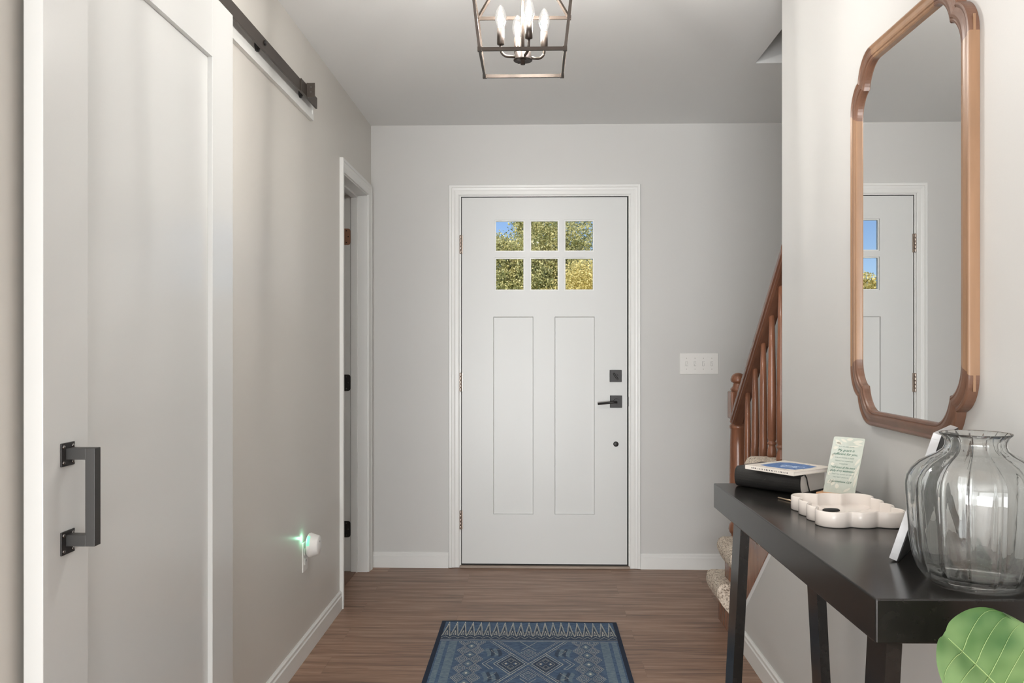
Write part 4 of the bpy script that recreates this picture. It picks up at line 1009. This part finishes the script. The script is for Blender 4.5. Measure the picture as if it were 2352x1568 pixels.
MB().lathe([(0.0, 0.016), (0.042, 0.016), (0.0465, 0.019), (0.0485, 0.026), (0.046, 0.031), (0.0375, 0.058), (0.034, 0.0605), (0.0, 0.061)], (0, 0, 0), M['plastic'], 48, 'x', cap=False).build('body', nl)
MB().box(0.0088, 0.017, -0.012, 0.012, -0.035, -0.010, M['plastic_grey']).build('plug', nl)
gl = MB(); vs_ = []
rings = []
for r_, h_ in ((0.0472, 0.0192), (0.0490, 0.0255), (0.0466, 0.0315)):
    rings.append([gl.bm.verts.new((h_, r_ * math.cos(a), r_ * math.sin(a))) for a in [math.radians(122 + 5 * k) for k in range(11)]])
gl._tag([gl.bm.faces.new((A[i], A[i + 1], B[i + 1], B[i])) for A, B in zip(rings[:-1], rings[1:]) for i in range(10)], M['led'], True)
gl.build('glowing_strip', nl, label='green glowing strip')
nlz = MB(); nlz.lathe([(0.004, 0.0608), (0.0035, 0.0612)], (0, 0.004, 0.014), M['plastic_grey'], 12, 'x'); nlz.build('sensor_dot', nl)
g_ = light('green_glow', 'POINT', (0.010, -0.045, 0.036), (0, 0, 0), 0.045, (0.35, 1.0, 0.62), radius=0.004); g_.parent = nl

# ------------------------------------------------------------------ outside
gr = MB().box(-40, 40, 4.9, 70, -0.5, -0.35, M['grass']).build('lawn'); gr['kind'] = 'structure'; gr['label'] = 'lawn outside beyond the front door'
MB_p = MB().box(-1.6, 2.0, 4.86, 6.2, -0.35, -0.06, M['sill']).build('trim_3'); MB_p['kind'] = 'structure'; MB_p['label'] = 'porch slab outside the front door'
def tree(name, label, cat, loc, rx, ry, rzz, hz, n, leafm, size, seed, trunk_h, blobs=26, bs=1.0):
    rn = random.Random(seed)
    t = thing(name, label, cat, loc)
    MB().tube([(0, 0, 0), (0.05, 0, trunk_h * 0.5), (0, 0.05, trunk_h), (0.1, 0, hz + rzz * 0.5)], [0.14, 0.11, 0.09, 0.03], M['bark'], 10).build('trunk', t)
    verts = []; faces = []
    bl = []
    for _ in range(blobs):
        u = rn.uniform(-1, 1); a = rn.uniform(0, 2 * PI); r = rn.uniform(0.15, 1.0); q = math.sqrt(1 - u * u)
        bl.append((Vector((rx * r * q * math.cos(a), ry * r * q * math.sin(a), hz + rzz * r * u)), rn.uniform(0.28, 0.42) * bs))
    for i in range(n):
        c, br = bl[rn.randrange(blobs)]
        d = Vector((rn.gauss(0, 1), rn.gauss(0, 1), rn.gauss(0, 1))).normalized() * br * min(rx, rzz) * rn.uniform(0.5, 1.15)
        p = c + d
        ax = Vector((rn.gauss(0, 1), rn.gauss(0, 1), rn.gauss(0, 0.8) - 0.5)).normalized(); sd = ax.cross(Vector((rn.gauss(0, 1), rn.gauss(0, 1), rn.gauss(0, 1)))).normalized()
        L = size * rn.uniform(0.7, 1.3); w_ = L * rn.uniform(0.22, 0.4); b = len(verts)
        verts += [tuple(p), tuple(p + ax * L * 0.5 + sd * w_), tuple(p + ax * L), tuple(p + ax * L * 0.5 - sd * w_)]; faces.append((b, b + 1, b + 2, b + 3))
    me = bpy.data.meshes.new('foliage'); me.from_pydata(verts, [], faces); me.materials.append(leafm)
    o = bpy.data.objects.new('foliage', me); COL.objects.link(o); o.parent = t
    return t
tree('broadleaf_tree', 'green leafy tree filling the door panes beyond the lawn', 'tree', (0.16, 20, -0.35), 1.62, 1.3, 1.95, 3.0, 120000, M['tree_leaf'], 0.055, 1, 1.2, 210, 0.62)
tree('golden_shrub', 'yellow-leaved shrub low in the right-hand door panes', 'shrub', (1.35, 17, -0.35), 1.25, 1.0, 1.3, 2.0, 80000, M['gold_leaf'], 0.045, 2, 0.8, 80)
tree('round_shrub', 'small rounded yellow-green shrub at the foot of the middle lower pane', 'shrub', (0.27, 13.2, -0.35), 0.34, 0.34, 0.85, 1.68, 16000, M['gold_leaf'], 0.05, 5, 0.6, 24)
tree('conical_shrub', 'yellow-green shrub seen only in the mirror through the door panes', 'shrub', (-4.35, 15, -0.35), 0.6, 0.6, 1.4, 1.75, 16000, M['gold_leaf'], 0.055, 4, 0.8, 20)
